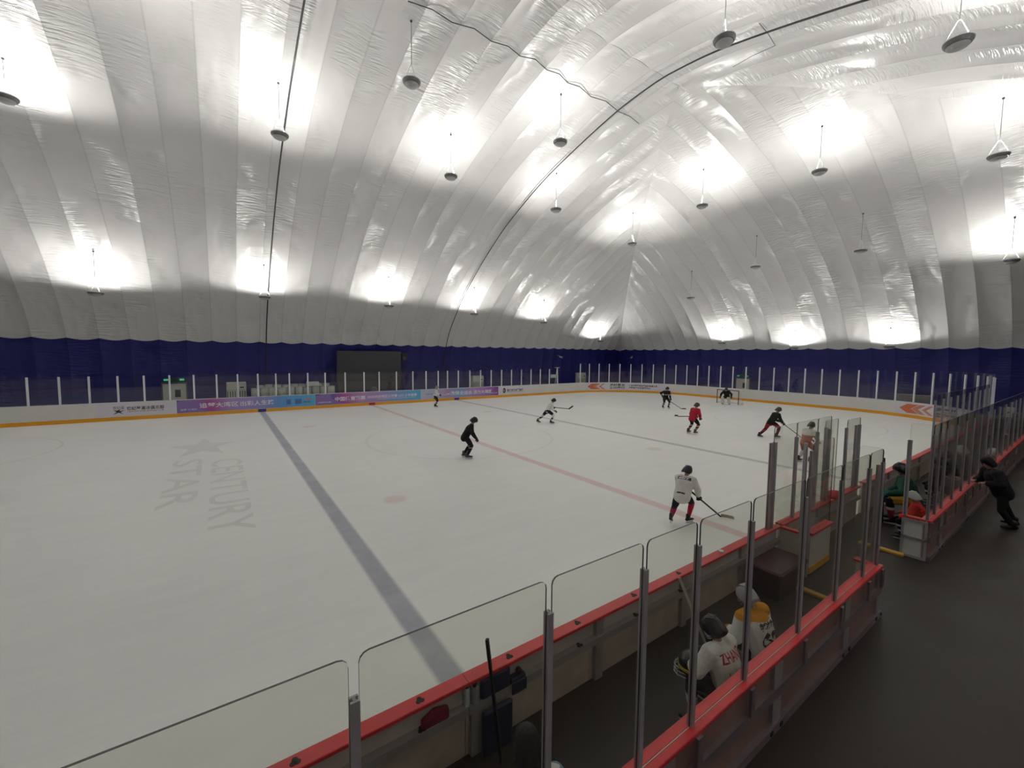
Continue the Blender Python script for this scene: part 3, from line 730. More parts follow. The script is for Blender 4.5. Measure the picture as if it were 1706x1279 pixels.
mb = MB(); mb.box((.96-ox,.087,BZ-FZ-.038),(1.08-ox,.35,BZ-FZ)); mb.build('end_cap', RED, fb)
upright('corner_post', (1.0-ox,.31), .75, 2.55-FZ, fb, ALU, wx=.06, wy=.06); pane('end_pane', (1.0-ox,.0), (1.0-ox,.31), BZ-FZ, 2.88-FZ, fb, r=.03)
# bench planks
PLANK = mat('dark_plank', (.05,.04,.035), .5)
for x0, x1, lab in ((-12.5,-3.2,'dark bench plank along the nearer barrier under the seated players'),(1.3,9.3,'dark bench plank along the farther barrier')):
    r = empty('bench', ((x0+x1)/2,-1.26,FZ)); tag(r, lab, 'bench'); hw = (x1-x0)/2
    mb = MB(); mb.box((-hw,-.125,.385),(hw,.10,.42)); mb.build('seat', PLANK, r)
    k = -hw+.3
    while k < hw: mb = MB(); mb.box((k-.02,-.10,0),(k+.02,.06,.384)); mb.build('leg', STEEL, r); k += 1.6
# ------------------------------------------------------------------ people
PEOPLE = []
SKIN = mat('skin', (.42,.26,.19), .5); HAIRM = mat('black_hair', (.009,.008,.009), .5, spec=.3, bump=.8, bscale=90)
STEELB = mat('skate_steel', (.7,.72,.75), .25, .9); HOLD = mat('skate_holder', (.75,.75,.74), .4)
def lin(a, b, t): return V(a)*(1-t)+V(b)*t
def ik(a, c, l1, l2, pole):
    a, c = V(a), V(c); d = c-a; L = min(d.length, (l1+l2)*.999); dn = d.normalized(); c = a+dn*L
    x = (l1*l1-l2*l2+L*L)/(2*L); h = sqrt(max(1e-6, l1*l1-x*x))
    pl = V(pole)-dn*V(pole).dot(dn)
    if pl.length < 1e-4: pl = V((0,0,1))-dn*dn.z
    return a+dn*x+pl.normalized()*h, c
def vox(o, size, it=4):
    m = o.modifiers.new('remesh', 'REMESH'); m.mode = 'VOXEL'; m.voxel_size = size; m.use_smooth_shade = True
    s = o.modifiers.new('smooth', 'SMOOTH'); s.factor = .5; s.iterations = it
def zones(name, stops, axis=2, rough=.75, coord=None):
    """cloth with woven-in colour bands at fixed heights of the garment (object coordinates)"""
    m, nt, b = newmat(name); tc = N(nt, 'ShaderNodeTexCoord'); sp = N(nt, 'ShaderNodeSeparateXYZ', ins={0: tc.outputs['Object']})
    c = tuple(stops[0][1])
    for z, col in stops[1:]: c = mixc(nt, M(nt, 'GREATER_THAN', sp.outputs[axis], z), c, tuple(col))
    if isinstance(c, tuple): b.inputs['Base Color'].default_value = c+(1,)
    else: nt.links.new(c, b.inputs['Base Color'])
    b.inputs['Roughness'].default_value = rough; b.inputs['Specular IOR Level'].default_value = .2
    n = N(nt, 'ShaderNodeTexNoise', ins={'Vector': tc.outputs['Object'], 'Scale': 11.0, 'Detail': 3.0}).outputs[0]
    bp = N(nt, 'ShaderNodeBump', ins={'Height': n, 'Strength': .5, 'Distance': .03}); nt.links.new(bp.outputs[0], b.inputs['Normal'])
    return m
def cloth(name, col): return MATS.setdefault(name, zones(name, [(0, col)]))

def person(name, label, loc, yaw, s=1.0, lean=25, hip=.86, feet=None, hands=None, headyaw=0, headpitch=0, twist=0, tilt=0, seated=False,
           jersey=None, pants=None, sock=None, helmet=None, glove=None, skates=True, footyaw=(0,0), footpitch=(0,0), hair=False, cage=False, group=None, bulk=1.0, vx=.018, hipx=0.0, shoe=None, pads=None):
    feet = feet or ((0,.13),(0,-.13)); hands = hands or ((.35,.12,.95),(.35,-.12,.95))
    lift = .155 if skates else .09
    P = V((hipx,0,hip)); ln = radians(lean); tl = radians(tilt)
    td = V((sin(ln), sin(tl), cos(ln))).normalized(); tw = radians(twist)
    latP = V((0,1,0)); lat = V((-sin(tw), cos(tw), 0)); lat = (lat-td*lat.dot(td)).normalized(); fwd = lat.cross(td)
    waist = P+td*.16; chest = P+td*.36; neck = P+td*.53
    hd = (td*.45+V((0,0,.75))+fwd*.1).normalized(); head = neck+hd*.17+fwd*.02
    sh = [neck-td*.06+lat*.185*k for k in (1,-1)]; hp = [P+latP*.095*k for k in (1,-1)]
    an = []; kn = []
    for i, k in enumerate((1,-1)):
        f = feet[i]; a = V((f[0], f[1], lift+(f[2] if len(f) > 2 else 0)))
        kk, aa = ik(hp[i], a, .43, .42, (1, .22*k, .15)); kn.append(kk); an.append(aa)
    el = []; ha = []
    for i, k in enumerate((1,-1)):
        e, h = ik(sh[i], hands[i], .29, .27, tuple(-td*.5+lat*.75*k-fwd*.35)); el.append(e); ha.append(h)
    # ---- the body: one continuous surface
    mb = MB()
    mb.loft([P-td*.09, P, waist, P+td*.27, chest, neck-td*.05, neck-td*.0], [(.14,.09),(.165,.115),(.145,.10),(.155,.105),(.175,.115),(.13,.085),(.06,.058)], lat)
    mb.loft([neck-td*.03, neck+hd*.08], [.056,.052])
    hr = Matrix.Rotation(radians(headyaw), 3, V((0,0,1))); hf = hr @ (fwd*.95+V((0,0,-sin(radians(headpitch))))); hf.normalize()
    hl = V((0,0,1)).cross(hf).normalized(); hu = hf.cross(hl)
    HM = Matrix((hf, hl, hu)).transposed()
    hp_ = lambda x, y, z: head+hf*x+hl*y+hu*z
    mb.ball(tuple(head+hu*.02), (.098,.078,.112), 16, 10, rot=HM)                 # skull
    mb.loft([hp_(.03,0,-.03), hp_(.045,0,-.085)], [(.066,.06),(.045,.04)], hl)      # jaw and chin
    mb.loft([hp_(.085,0,.025), hp_(.108,0,-.012), hp_(.092,0,-.022)], [.010,.015,.012])  # nose
    for k in (1,-1): mb.ball(tuple(hp_(-.008,.082*k,.0)), (.026,.010,.034), 8, 6, rot=HM)
    for i, k in enumerate((1,-1)):
        mb.loft([sh[i]-lat*.04*k, sh[i], lin(sh[i],el[i],.45), el[i]], [.058,.062,.05,.042])
        mb.loft([el[i], lin(el[i],ha[i],.35), lin(el[i],ha[i],.95)], [.042,.044,.029])
        # hand: palm, four fingers curled round the grip, thumb from the side of the palm
        d = (ha[i]-el[i]).normalized(); g = V((0,0,1)).cross(d)*k
        if g.length < .1: g = V((0,1,0))
        g.normalize(); nrm = d.cross(g)*k
        pc = ha[i]+d*.05
        mb.obox(pc, d*.045, g*.038, nrm*.014)
        for q in range(4):
            b0 = pc+d*.045+g*(-.030+.020*q); fl = (.032,.036,.035,.027)[q]
            b1 = b0+d*fl*.7-nrm*fl*.6; b2 = b1-nrm*fl-d*fl*.25; mb.loft([b0,b1,b2],[.0095,.009,.0078], n=8)
        t0 = pc-d*.02+g*.036*1; t1 = t0+g*.022+d*.02-nrm*.01; mb.loft([t0,t1,t1+d*.02-nrm*.022],[.012,.0105,.009], n=8)
        mb.loft([hp[i], lin(hp[i],kn[i],.4), kn[i]], [.088,.08,.056])
        mb.loft([kn[i], lin(kn[i],an[i],.35), an[i]], [.056,.058,.038])
        fy = radians(footyaw[i]); fp = radians(footpitch[i]); fd = V((cos(fy)*cos(fp), sin(fy)*cos(fp), -sin(fp))); upf = V((cos(fy)*sin(fp), sin(fy)*sin(fp), cos(fp)))
        a = an[i]; mb.loft([a-fd*.05-upf*.045, a+fd*.06-upf*.05, a+fd*.16-upf*.065], [(.034,.034),(.042,.03),(.036,.02)], upf.cross(fd))
    body = mb.build('person', SKIN); body.location = loc; body.rotation_euler = (0,0,yaw); body.scale = (s,s,s)
    vox(body, .013, 3); tag(body, label, 'person', group)
    part = lambda n_, m_, mesh, v=None: (lambda o: (vox(o, v, 5) if v else None, o)[1])(mesh.build(n_, m_, body, smooth=None if v else 50))
    K = bulk
    # ---- jersey
    if jersey:
        mb = MB()
        hem = P-td*.06
        mb.loft([hem, P+td*.05, waist, P+td*.27, chest, neck-td*.06, neck-td*.015], [(.20*K,.155*K),(.20*K,.155*K),(.195*K,.15*K),(.205*K,.155*K),(.215*K,.16*K),(.17*K,.115*K),(.078,.072)], lat)
        for i, k in enumerate((1,-1)):
            mb.loft([sh[i]-lat*.05*k, sh[i]+lat*.01*k, lin(sh[i],el[i],.5), el[i]], [.095*K,.10*K,.085*K,.078*K]); mb.loft([el[i], lin(el[i],ha[i],.4), lin(el[i],ha[i],.82)], [.078*K,.076*K,.062*K])
        jo = part('jersey', jersey, mb, vx)
    # ---- padded pants
    if pants:
        mb = MB(); kq = .80 if sock else .92
        mb.loft([P-td*.09, P-td*.0, P+td*.09], [(.185,.145),(.19,.15),(.165,.13)], latP)
        for i in (0,1):
            mb.loft([hp[i], lin(hp[i],kn[i],.5), lin(hp[i],kn[i],kq)], [.115,.108,.092] if sock else [.105,.092,.072])
            if not sock: mb.loft([lin(hp[i],kn[i],.85), kn[i], lin(kn[i],an[i],.5), lin(kn[i],an[i],.95)], [.072,.072,.066,.06])
        part('trousers' if not sock else 'padded_pants', pants, mb, vx)
    if sock:
        for i in (0,1):
            mb = MB(); mb.loft([lin(hp[i],kn[i],.78), kn[i], lin(kn[i],an[i],.3), lin(kn[i],an[i],.6), lin(kn[i],an[i],.93)], [.072,.078,.076,.064,.050], n=14)
            part('sock', sock[i] if isinstance(sock, (list, tuple)) else sock, mb)
    if pads:
        for i, k in enumerate((1,-1)):
            ax = (an[i]-kn[i]).normalized(); mb = MB(); f_ = V((1,0,0)); f_ = (f_-ax*f_.dot(ax)).normalized(); sd = ax.cross(f_)
            mb.loft([kn[i]-ax*.22+f_*.10, kn[i]+f_*.11, lin(kn[i],an[i],.5)+f_*.09, an[i]+f_*.10, an[i]+f_*.16+ax*.06], [(.13,.05),(.135,.055),(.13,.05),(.12,.05),(.09,.04)], sd)
            part('leg_pad', pads, mb, .02)
    # ---- footwear
    for i, k in enumerate((1,-1)):
        fy = radians(footyaw[i]); fp = radians(footpitch[i]); fd = V((cos(fy)*cos(fp), sin(fy)*cos(fp), -sin(fp))); upf = V((cos(fy)*sin(fp), sin(fy)*sin(fp), cos(fp))); sd = upf.cross(fd)
        a = an[i]; mb = MB()
        q = .05 if skates else .04
        mb.loft([a+upf*.07-fd*.01, a+upf*.0-fd*.012, a-upf*.045-fd*.012], [(.054,.066),(.050,.062),(.048,.075)], sd)
        mb.loft([a-fd*.06-upf*q, a+fd*.05-upf*q, a+fd*.13-upf*(q+.008), a+fd*.185-upf*(q+.014)], [(.042,.045),(.047,.045),(.046,.034),(.036,.026)], sd)
        bo = part('skate' if skates else 'shoe', shoe or BLACK, mb, .012)
        if skates:
            m2 = MB(); m2.obox(a+fd*.055-upf*.108, fd*.125, sd*.010, upf*.016); m2.build('blade_holder', HOLD, bo)
            m3 = MB(); m3.obox(a+fd*.06-upf*.139, fd*.145, sd*.002, upf*.016); m3.build('blade', STEELB, bo)
    # ---- gloves
    if glove:
        for i, k in enumerate((1,-1)):
            d = (ha[i]-el[i]).normalized(); g = V((0,0,1)).cross(d)*k
            if g.length < .1: g = V((0,1,0))
            g.normalize(); nrm = d.cross(g)*k; pc = ha[i]+d*.05; mb = MB()
            mb.loft([ha[i]-d*.10, ha[i]-d*.02, pc], [(.068,.060),(.056,.05),(.058,.04)], g)
            mb.loft([pc-d*.01, pc+d*.045], [(.062,.040),(.060,.034)], g)
            for q in range(4):
                b0 = pc+d*.045+g*(-.045+.030*q); fl = (.040,.046,.044,.036)[q]
                b1 = b0+d*fl*.7-nrm*fl*.55; b2 = b1-nrm*fl-d*fl*.25; mb.loft([b0,b1,b2],[.0175,.017,.015], n=8)
            t0 = pc-d*.02+g*.055; t1 = t0+g*.028+d*.025-nrm*.012; mb.loft([t0,t1,t1+d*.025-nrm*.028],[.020,.018,.015], n=8)
            part('glove', glove, mb, .010)
    # ---- head gear
    if helmet:
        mb = MB(); rs = []; n = 24
        for j in range(9):
            rg = []
            for q in range(n):
                az = 2*pi*q/n; fc = max(0, cos(az)); low = -.075*(1-fc)+.035*fc if cos(az) > -.2 else -.085
                th = j/8; z = low+(.155-low)*sin(th*pi/2*.98); rr = cos(th*pi/2*.98)
                kx = .136*(1+.06*cos(3*az)*(1-th)); rg.append(hp_(kx*max(rr,.02)*cos(az)-.004, .114*max(rr,.02)*sin(az), z+.005))
            rs.append(rg)
        mb.rings(rs, cap=False); ho = mb.build('helmet', helmet, body, smooth=60)
        sm = ho.modifiers.new('shell', 'SOLIDIFY'); sm.thickness = .012; sm.offset = 1
        m2 = MB()
        for yy in (-.045, 0, .045): m2.loft([hp_(.085,yy,.125), hp_(.0,yy*1.1,.165), hp_(-.09,yy,.125)], [(.012,.008)]*3, hl, n=8)
        m2.build('ridge', helmet, ho, smooth=50)
        m3 = MB(); m3.tube([hp_(.03,.10,-.02), hp_(.05,.06,-.10), hp_(.06,0,-.118), hp_(.05,-.06,-.10), hp_(.03,-.10,-.02)], .006, 6); m3.build('chin_strap', BLACK, ho)
        if cage:
            m4 = MB()
            for zz in (.03,-.005,-.04,-.075): m4.tube([hp_(.05,.098,zz), hp_(.125,.06,zz-.005), hp_(.145,0,zz-.008), hp_(.125,-.06,zz-.005), hp_(.05,-.098,zz)], .003, 5)
            for yy in (-.06,-.02,.02,.06): m4.tube([hp_(.115,yy*.9,.045), hp_(.145-.3*abs(yy),yy,-.02), hp_(.11,yy*.8,-.10)], .003, 5)
            m4.build('face_cage', mat('cage_wire', (.55,.55,.56), .35, .7), ho)
    elif hair:
        mb = MB(); rs = []; n = 26; rnd = random.Random(3)
        for j in range(10):
            rg = []
            for q in range(n):
                az = 2*pi*q/n; low = .045 if cos(az) > .45 else -.095
                th = j/9; z = low+(.155-low)*sin(th*pi/2*.98); rr = cos(th*pi/2*.98)**.8; jit = rnd.uniform(-.004,.006)
                rg.append(hp_((.128+jit)*max(rr,.02)*cos(az)-.006, (.116+jit)*max(rr,.02)*sin(az), z+.004))
            rs.append(rg)
        mb.rings(rs, cap=True); mb.build('hair', HAIRM, body, smooth=80)
    # face details
    mb = MB()
    for k in (1,-1): mb.ball(tuple(hp_(.088,.031*k,.022)), (.008,.012,.007), 8, 5, rot=HM)
    mb.build('eyes', mat('eye_dark', (.02,.015,.012), .3), body)
    mb = MB(); mb.ball(tuple(hp_(.085,0,-.052)), (.008,.024,.006), 8, 5, rot=HM); mb.build('mouth', mat('lips', (.33,.13,.11), .5), body)
    MW = Matrix.Translation(V(loc)) @ Matrix.Rotation(yaw, 4, "Z") @ Matrix.Scale(s, 4)
    PEOPLE.append((label, MW @ head, MW @ ((an[0]+an[1])*.5), MW @ P))
    return dict(o=body, M=MW, hands=[MW @ (h+(h-e).normalized()*.06) for h, e in zip(ha, el)], neck=neck, td=td, lat=lat, fwd=fwd, chest=chest, P=P, waist=waist, sh=sh, head=head, jersey=jo if jersey else None)
def back_text(p, body, up_, size, m, width, yshift=0.0, name='lettering', bold=.006):
    o = V(p['P'])+p['td']*up_-p['fwd']*.30+p['lat']*(width/2+yshift)
    t = text_mesh(body, size, m, name, p['o'], frame(o, -p['lat'], p['td']), depth=0.0, width=width, bold=bold)
    sub = t.modifiers.new('wrap', 'SHRINKWRAP'); sub.target = p['jersey']; sub.wrap_method = 'PROJECT'; sub.use_project_z = True
    sub.use_negative_direction = True; sub.use_positive_direction = True; sub.offset = .006; sub.wrap_mode = 'ABOVE_SURFACE'
    return t
def patch(p, up_, h, width, m, yshift=0.0, name='print_band', cols=10):
    mb = MB(); vs = [(width*(i/cols), h*j/3, 0) for j in range(4) for i in range(cols+1)]
    fs = [(j*(cols+1)+i, j*(cols+1)+i+1, (j+1)*(cols+1)+i+1, (j+1)*(cols+1)+i) for j in range(3) for i in range(cols)]
    mb.add(vs, fs); o = mb.build(name, m, p['o'])
    o.matrix_local = frame(V(p['P'])+p['td']*up_-p['fwd']*.30+p['lat']*(width/2+yshift), -p['lat'], p['td'])
    sub = o.modifiers.new('wrap', 'SHRINKWRAP'); sub.target = p['jersey']; sub.wrap_method = 'PROJECT'; sub.use_project_z = True
    sub.use_negative_direction = True; sub.use_positive_direction = True; sub.offset = .004; sub.wrap_mode = 'ABOVE_SURFACE'
def stick(top, heel, toe_dir, label, shaft=BLACK, blade=BLACK, lie=.28, tape=None, bl=.30):
    top, heel = V(top), V(heel); d = (heel-top).normalized(); r = empty('hockey_stick', tuple(heel)); tag(r, label, 'hockey stick')
    t = V((toe_dir[0], toe_dir[1], toe_dir[2] if len(toe_dir) > 2 else 0)).normalized()
    sd = d.cross(t); 
    if sd.length < .05: sd = V((0,0,1)).cross(d)
    sd.normalize(); fz = sd.cross(d); L = (heel-top).length; mb = MB()
    mb.obox((top-heel)*.5, d*L*.5, sd*.0125, fz*.016); mb.build('shaft', shaft, r)
    mb = MB(); rs = []
    for k in range(7):
        q = k/6; c = t*(bl*q)+sd*(.035*q*q); u = V((0,0,1))-t*t.z; u.normalize(); h = .036*(1 if k < 6 else .7); b_ = .006
        cc = c+u*(h if abs(t.z) < .5 else 0)
        rs.append([cc+u*h+sd*b_, cc+u*h-sd*b_, cc-u*h-sd*b_, cc-u*h+sd*b_])
    mb.rings(rs); mb.build('blade', blade, r)
    mb = MB(); mb.obox(top-heel+d*.09, d*.09, sd*.0145, fz*.018); mb.build('grip_tape', tape or TXK, r)
    return r
J_WHITE = cloth('white_jersey', (.72,.71,.68)); J_BLACK = cloth('black_jersey', (.014,.014,.017)); J_RED = cloth('crimson_jersey', (.42,.02,.045)); J_GREEN = cloth('green_jersey', (.012,.07,.045))
PNT_K = cloth('black_pants', (.014,.014,.017)); PNT_N = cloth('navy_pants', (.016,.02,.036)); PNT_RK = zones('black_pants_red_leg', [(0,(.30,.02,.03)),(.70,(.015,.015,.018))])
S_RED = zones('red_sock', [(0,(.03,.02,.03)),(.20,(.52,.02,.05))]); S_REDK = zones('red_black_sock', [(0,(.02,.015,.02)),(.30,(.30,.025,.06)),(.42,(.02,.015,.02))])
S_WST = zones('black_sock_white_stripes', [(0,(.015,.015,.018)),(.26,(.6,.6,.6)),(.31,(.015,.015,.018)),(.40,(.6,.6,.6)),(.45,(.015,.015,.018))])
S_WHT = zones('white_sock_black_stripe', [(0,(.66,.65,.63)),(.30,(.015,.015,.018)),(.38,(.66,.65,.63))])
S_BLK = zones('black_sock_grey_top', [(0,(.014,.014,.016)),(.44,(.35,.35,.36)),(.47,(.014,.014,.016))])
S_STR = zones('striped_sock', [(0,(.10,.03,.03)),(.25,(.5,.48,.45)),(.29,(.16,.03,.03)),(.40,(.55,.53,.5)),(.44,(.15,.02,.03))])
H_BLK = mat('black_helmet', (.014,.014,.017), .25); H_NAVY = mat('navy_helmet', (.03,.03,.05), .3); H_WHT = mat('white_helmet', (.62,.62,.62), .3); H_BRN = mat('dark_brown_helmet', (.06,.045,.04), .3)
G_BLK = mat('black_glove', (.013,.013,.015), .6)
R = radians
# the skater closest to the camera, seen from behind
p = person('p', 'skater nearest the camera, white jersey with black shoulder band, red socks, seen from behind', (-.62,2.55,0), R(14), s=.88, lean=30, hip=.82, feet=((-.36,.16,.10),(.20,-.12)), hands=((.48,.02,.86),(.42,-.30,.76)),
    jersey=J_WHITE, pants=PNT_N, sock=[S_REDK, S_RED], helmet=H_NAVY, glove=G_BLK, headyaw=-25, footpitch=(28,0), footyaw=(10,-25), bulk=1.18, vx=.014)
patch(p, .40, .085, .36, TXK); back_text(p, '中体冰球', .415, .065, TXW, .30); back_text(p, 'ARCTIC WOLF', .0, .045, TXK, .22)
stick(p['hands'][0], (.60,2.22,.02), (.38,-.50), 'wooden-bladed stick of the skater nearest the camera', blade=mat('worn_blade', (.40,.38,.28), .6))
p = person('p', 'skater all in black gliding bent forward, left of the rink centre', (-1.94,11.16,0), R(-32), s=1.0, lean=30, hip=.88, feet=((-.06,.14),(.10,-.12)), hands=((.40,.05,.82),(.44,-.10,.80)), headpitch=10,
    jersey=J_BLACK, pants=PNT_K, sock=S_BLK, helmet=H_BLK, glove=G_BLK, shoe=DKGREY)
p = person('p', 'skater in white jersey with black stripes striding right, stick raised forward', (6.26,15.94,0), R(-38), s=.98, lean=32, hip=.80, feet=((-.58,.10,.02),(.22,-.10)), hands=((.34,.10,.98),(.46,-.16,.80)), footpitch=(20,0),
    jersey=zones('white_jersey_black_hem', [(0,(.70,.69,.66)),(.74,(.02,.02,.022)),(.82,(.70,.69,.66))]), pants=PNT_K, sock=S_WHT, helmet=H_BLK, glove=G_BLK)
stick(p['hands'][0], p['M'] @ V((1.25,-.50,.98)), tuple((p['M'].to_3x3() @ V((.8,-.1,.55)))), 'black stick held out by the striding white-shirted skater')
p = person('p', 'skater in black with white trim facing the camera in front of the goal area', (18.82,16.62,0), R(-118), s=1.03, lean=22, hip=.86, feet=((.05,.24),(.0,-.18)), hands=((.40,.20,.78),(.18,-.34,.98)),
    jersey=zones('black_jersey_white_print', [(0,(.014,.016,.017)),(1.02,(.32,.33,.33)),(1.10,(.014,.016,.017))]), pants=PNT_K, sock=S_WST, helmet=H_BLK, glove=G_BLK)
stick(p['hands'][1], p['M'] @ V((.75,.95,.03)), tuple((p['M'].to_3x3() @ V((.2,.9,0)))), 'dark stick on the ice beside the black-clad skater facing us')
p = person('p', 'skater in crimson jersey with black pants, turned away to the right', (10.72,9.3,0), R(-12), s=1.0, lean=22, hip=.84, feet=((-.05,.22),(.02,-.18)), hands=((.32,.10,.90),(.30,-.22,.86)), headyaw=-30,
    jersey=J_RED, pants=PNT_K, sock=S_STR, helmet=H_BRN, glove=mat('red_glove', (.12,.01,.02), .6), shoe=mat('brown_skate', (.08,.045,.03), .5), bulk=1.08)
stick(p['M'] @ V((.38,-.10,.93)), p['M'] @ V((-.25,.78,.82)), (-.2,.9,.1), 'thin dark stick poking out left of the crimson-shirted skater', bl=.2)
p = person('p', 'skater in black with red-striped pants striding right beyond the tall glass', (13.1,6.47,0), R(-35), s=1.0, lean=32, hip=.82, feet=((-.50,.08,.0),(.25,-.12)), hands=((.45,.02,.84),(.50,-.18,.80)), footpitch=(12,0),
    jersey=J_BLACK, pants=PNT_RK, sock=S_REDK, helmet=H_BRN, glove=mat('dark_red_glove', (.10,.015,.02), .6))
stick(p['hands'][0], (14.35,5.50,.02), (.7,-.5), 'grey stick reaching down right from the skater in black and red', shaft=DKGREY)
p = person('p', 'distant skater in white jersey upright at the far boards by the lilac banner', (3.75,26.45,0), R(-38), s=.95, lean=10, hip=.90, feet=((-.04,.12),(.06,-.10)), hands=((.34,.10,1.02),(.40,-.10,1.0)),
    jersey=J_WHITE, pants=PNT_K, sock=S_WST, helmet=mat('grey_helmet', (.30,.32,.36), .3), glove=G_BLK)
stick(p['hands'][0], p['M'] @ V((1.05,-.5,1.08)), tuple((p['M'].to_3x3() @ V((1,-.2,.1)))), 'pale stick held level by the distant white-shirted skater', shaft=WHITE, blade=WHITE)
p = person('p', 'skater in white and pale red behind the tall glass at the gate', (8.87,3.39,0), R(-20), s=.97, lean=22, hip=.84, feet=((-.15,.14),(.15,-.12)), hands=((.40,.10,.90),(.46,-.15,.86)),
    jersey=zones('white_jersey_rust_body', [(0,(.45,.20,.16)),(1.12,(.70,.69,.66))]), pants=cloth('rust_pants', (.33,.13,.10)), sock=cloth('white_sock', (.66,.65,.63)), helmet=H_BLK, glove=cloth('tan_glove', (.4,.33,.27)))
p = person('p', 'goaltender in black crouching in front of the net with white leg pads', (25.75,15.42,0), R(195), s=1.0, lean=34, hip=.74, feet=((.12,.26),(.12,-.26)), hands=((.38,.42,.72),(.36,-.42,.70)),
    jersey=J_BLACK, pants=PNT_K, sock=PNT_K, helmet=H_NAVY, glove=G_BLK, pads=mat('white_pad', (.66,.65,.64), .5), bulk=1.15, cage=True)
stick(p['hands'][1], p['M'] @ V((.45,-.05,.03)), tuple((p['M'].to_3x3() @ V((.2,.9,0)))), 'goaltender stick laid across the crease', shaft=WHITE, blade=WHITE, bl=.38)

# ---- nearer bench
def seated(label, x, y, yaw, s, **kw):
    d = dict(lean=14, hip=.545, feet=((.34,.16),(.30,-.14)), hands=((.42,.16,.66),(.42,-.16,.66)), hipx=0.0, vx=.012, group=None); d.update(kw)
    return person('p', label, (x, y, FZ), yaw, s=s, seated=True, **d)
p = seated('seated player in white jersey with red lettering on the back and black helmet', -5.62, -1.24, R(88), .80, lean=22, headyaw=18, headpitch=12, feet=((.22,.44),(.36,-.10)), hands=((.46,.20,.76),(.46,-.12,.72)),
    jersey=J_WHITE, pants=PNT_K, sock=zones('navy_sock_white_band', [(0,(.012,.013,.018)),(.30,(.5,.5,.52)),(.38,(.10,.16,.26)),(.40,(.012,.013,.018))]), helmet=H_BLK, glove=G_BLK, cage=True, bulk=1.2)
CRIM = mat('crimson_print', (.45,.015,.05), .6)
back_text(p, 'ZHANG', .35, .15, CRIM, .37, bold=.003); back_text(p, '71', .06, .26, CRIM, .28, bold=.014)
stk = mat('helmet_sticker', (.65,.66,.68), .4)
p = seated('seated player in white jersey with amber shoulders, black number and clear grey helmet', -4.78, -1.20, R(82), .83, lean=27, headpitch=6,
    jersey=zones('white_jersey_amber_shoulders', [(0,(.70,.69,.67)),(.965,(.62,.27,.02))]), pants=PNT_K, sock=S_BLK, helmet=mat('grey_helmet_shiny', (.36,.36,.38), .15), glove=mat('amber_glove', (.35,.14,.02), .6), cage=True, bulk=1.2)
back_text(p, '赵冰冰', .30, .09, TXK, .28, bold=.006); back_text(p, '62', .07, .25, TXK, .32, bold=.014)
o = empty('spare_helmet', (-5.80,-.90,.78)); o.rotation_euler = (0,0,2.3); tag(o, 'black helmet with yellow trim and face cage held on the knees of a seated player', 'helmet')
mb = MB(); mb.lathe([(.118,0),(.125,.05),(.12,.12),(.085,.185),(.03,.205),(.01,.206)], n=20); mb.build('shell', H_BLK, o, smooth=50)
mb = MB(); mb.lathe([(.121,.045),(.128,.05),(.128,.075),(.121,.08)], n=20); mb.build('trim', mat('yellow_trim', (.55,.40,.02), .4), o, smooth=50)
mb = MB()
for zz in (-.02,.02,.06): mb.tube([(.06,.10,zz),(.14,.06,zz),(.165,0,zz),(.14,-.06,zz),(.06,-.10,zz)], .004, 5)
for yy in (-.05,0,.05): mb.tube([(.15-abs(yy)*.3,yy,-.04),(.165-abs(yy)*.4,yy,.02),(.14-abs(yy)*.4,yy,.09)], .004, 5)
mb.build('face_cage', mat('cage_wire', (.55,.55,.56), .35, .7), o)
p = seated('dark-haired person in white top with red and blue at the bottom edge', -8.14, -1.24, R(70), .92, lean=22, hip=.42, hands=((.40,.14,.66),(.40,-.14,.66)),
    jersey=zones('white_top_colour_patches', [(0,(.16,.27,.33)),(.93,(.66,.65,.64)),(1.03,(.45,.06,.08)),(1.045,(.60,.60,.58))]), pants=PNT_N, hair=True, skates=False)
# ---- farther bench
p = seated('player in green jersey on the farther bench holding a stick upright', 3.0, -.86, R(112), 1.0, lean=18, hip=.60, hands=((.46,.30,.74),(.40,-.10,.70)), feet=((.36,.20),(.32,-.14)),
    jersey=J_GREEN, pants=cloth('amber_pants', (.50,.26,.03)), sock=zones('crimson_sock', [(0,(.30,.03,.05)),(.36,(.5,.48,.48)),(.42,(.02,.02,.02))]), helmet=H_BLK, glove=cloth('teal_glove', (.02,.10,.10)), bulk=1.1)
back_text(p, '18', .20, .22, cloth('pale_print', (.45,.35,.5)), .22)
h0 = p['hands'][0]
stick((h0.x-.05,h0.y+.05,1.85), (h0.x+.02,h0.y+.02,FZ+.05), (-.8,.3), 'black stick held upright by the green-shirted bench player')
p = seated('bench player in red jersey with white helmet, low behind the end panel', 1.98, -1.20, R(100), .76, lean=12, headpitch=10,
    jersey=cloth('bright_red_jersey', (.52,.03,.025)), pants=PNT_K, sock=S_WST, helmet=H_WHT, glove=G_BLK, bulk=1.08)
p = seated('bench player in dark kit with white helmet seen through the glass posts', 7.5, -1.15, R(95), .97, lean=14,
    jersey=cloth('charcoal_jersey', (.03,.028,.03)), pants=PNT_K, sock=S_WST, helmet=H_WHT, glove=G_BLK)
p = seated('bench player in dark kit with black helmet between the glass posts', 5.3, -1.12, R(95), .95, lean=18,
    jersey=cloth('plum_jersey', (.04,.025,.04)), pants=PNT_K, sock=S_WST, helmet=H_BLK, glove=G_BLK)
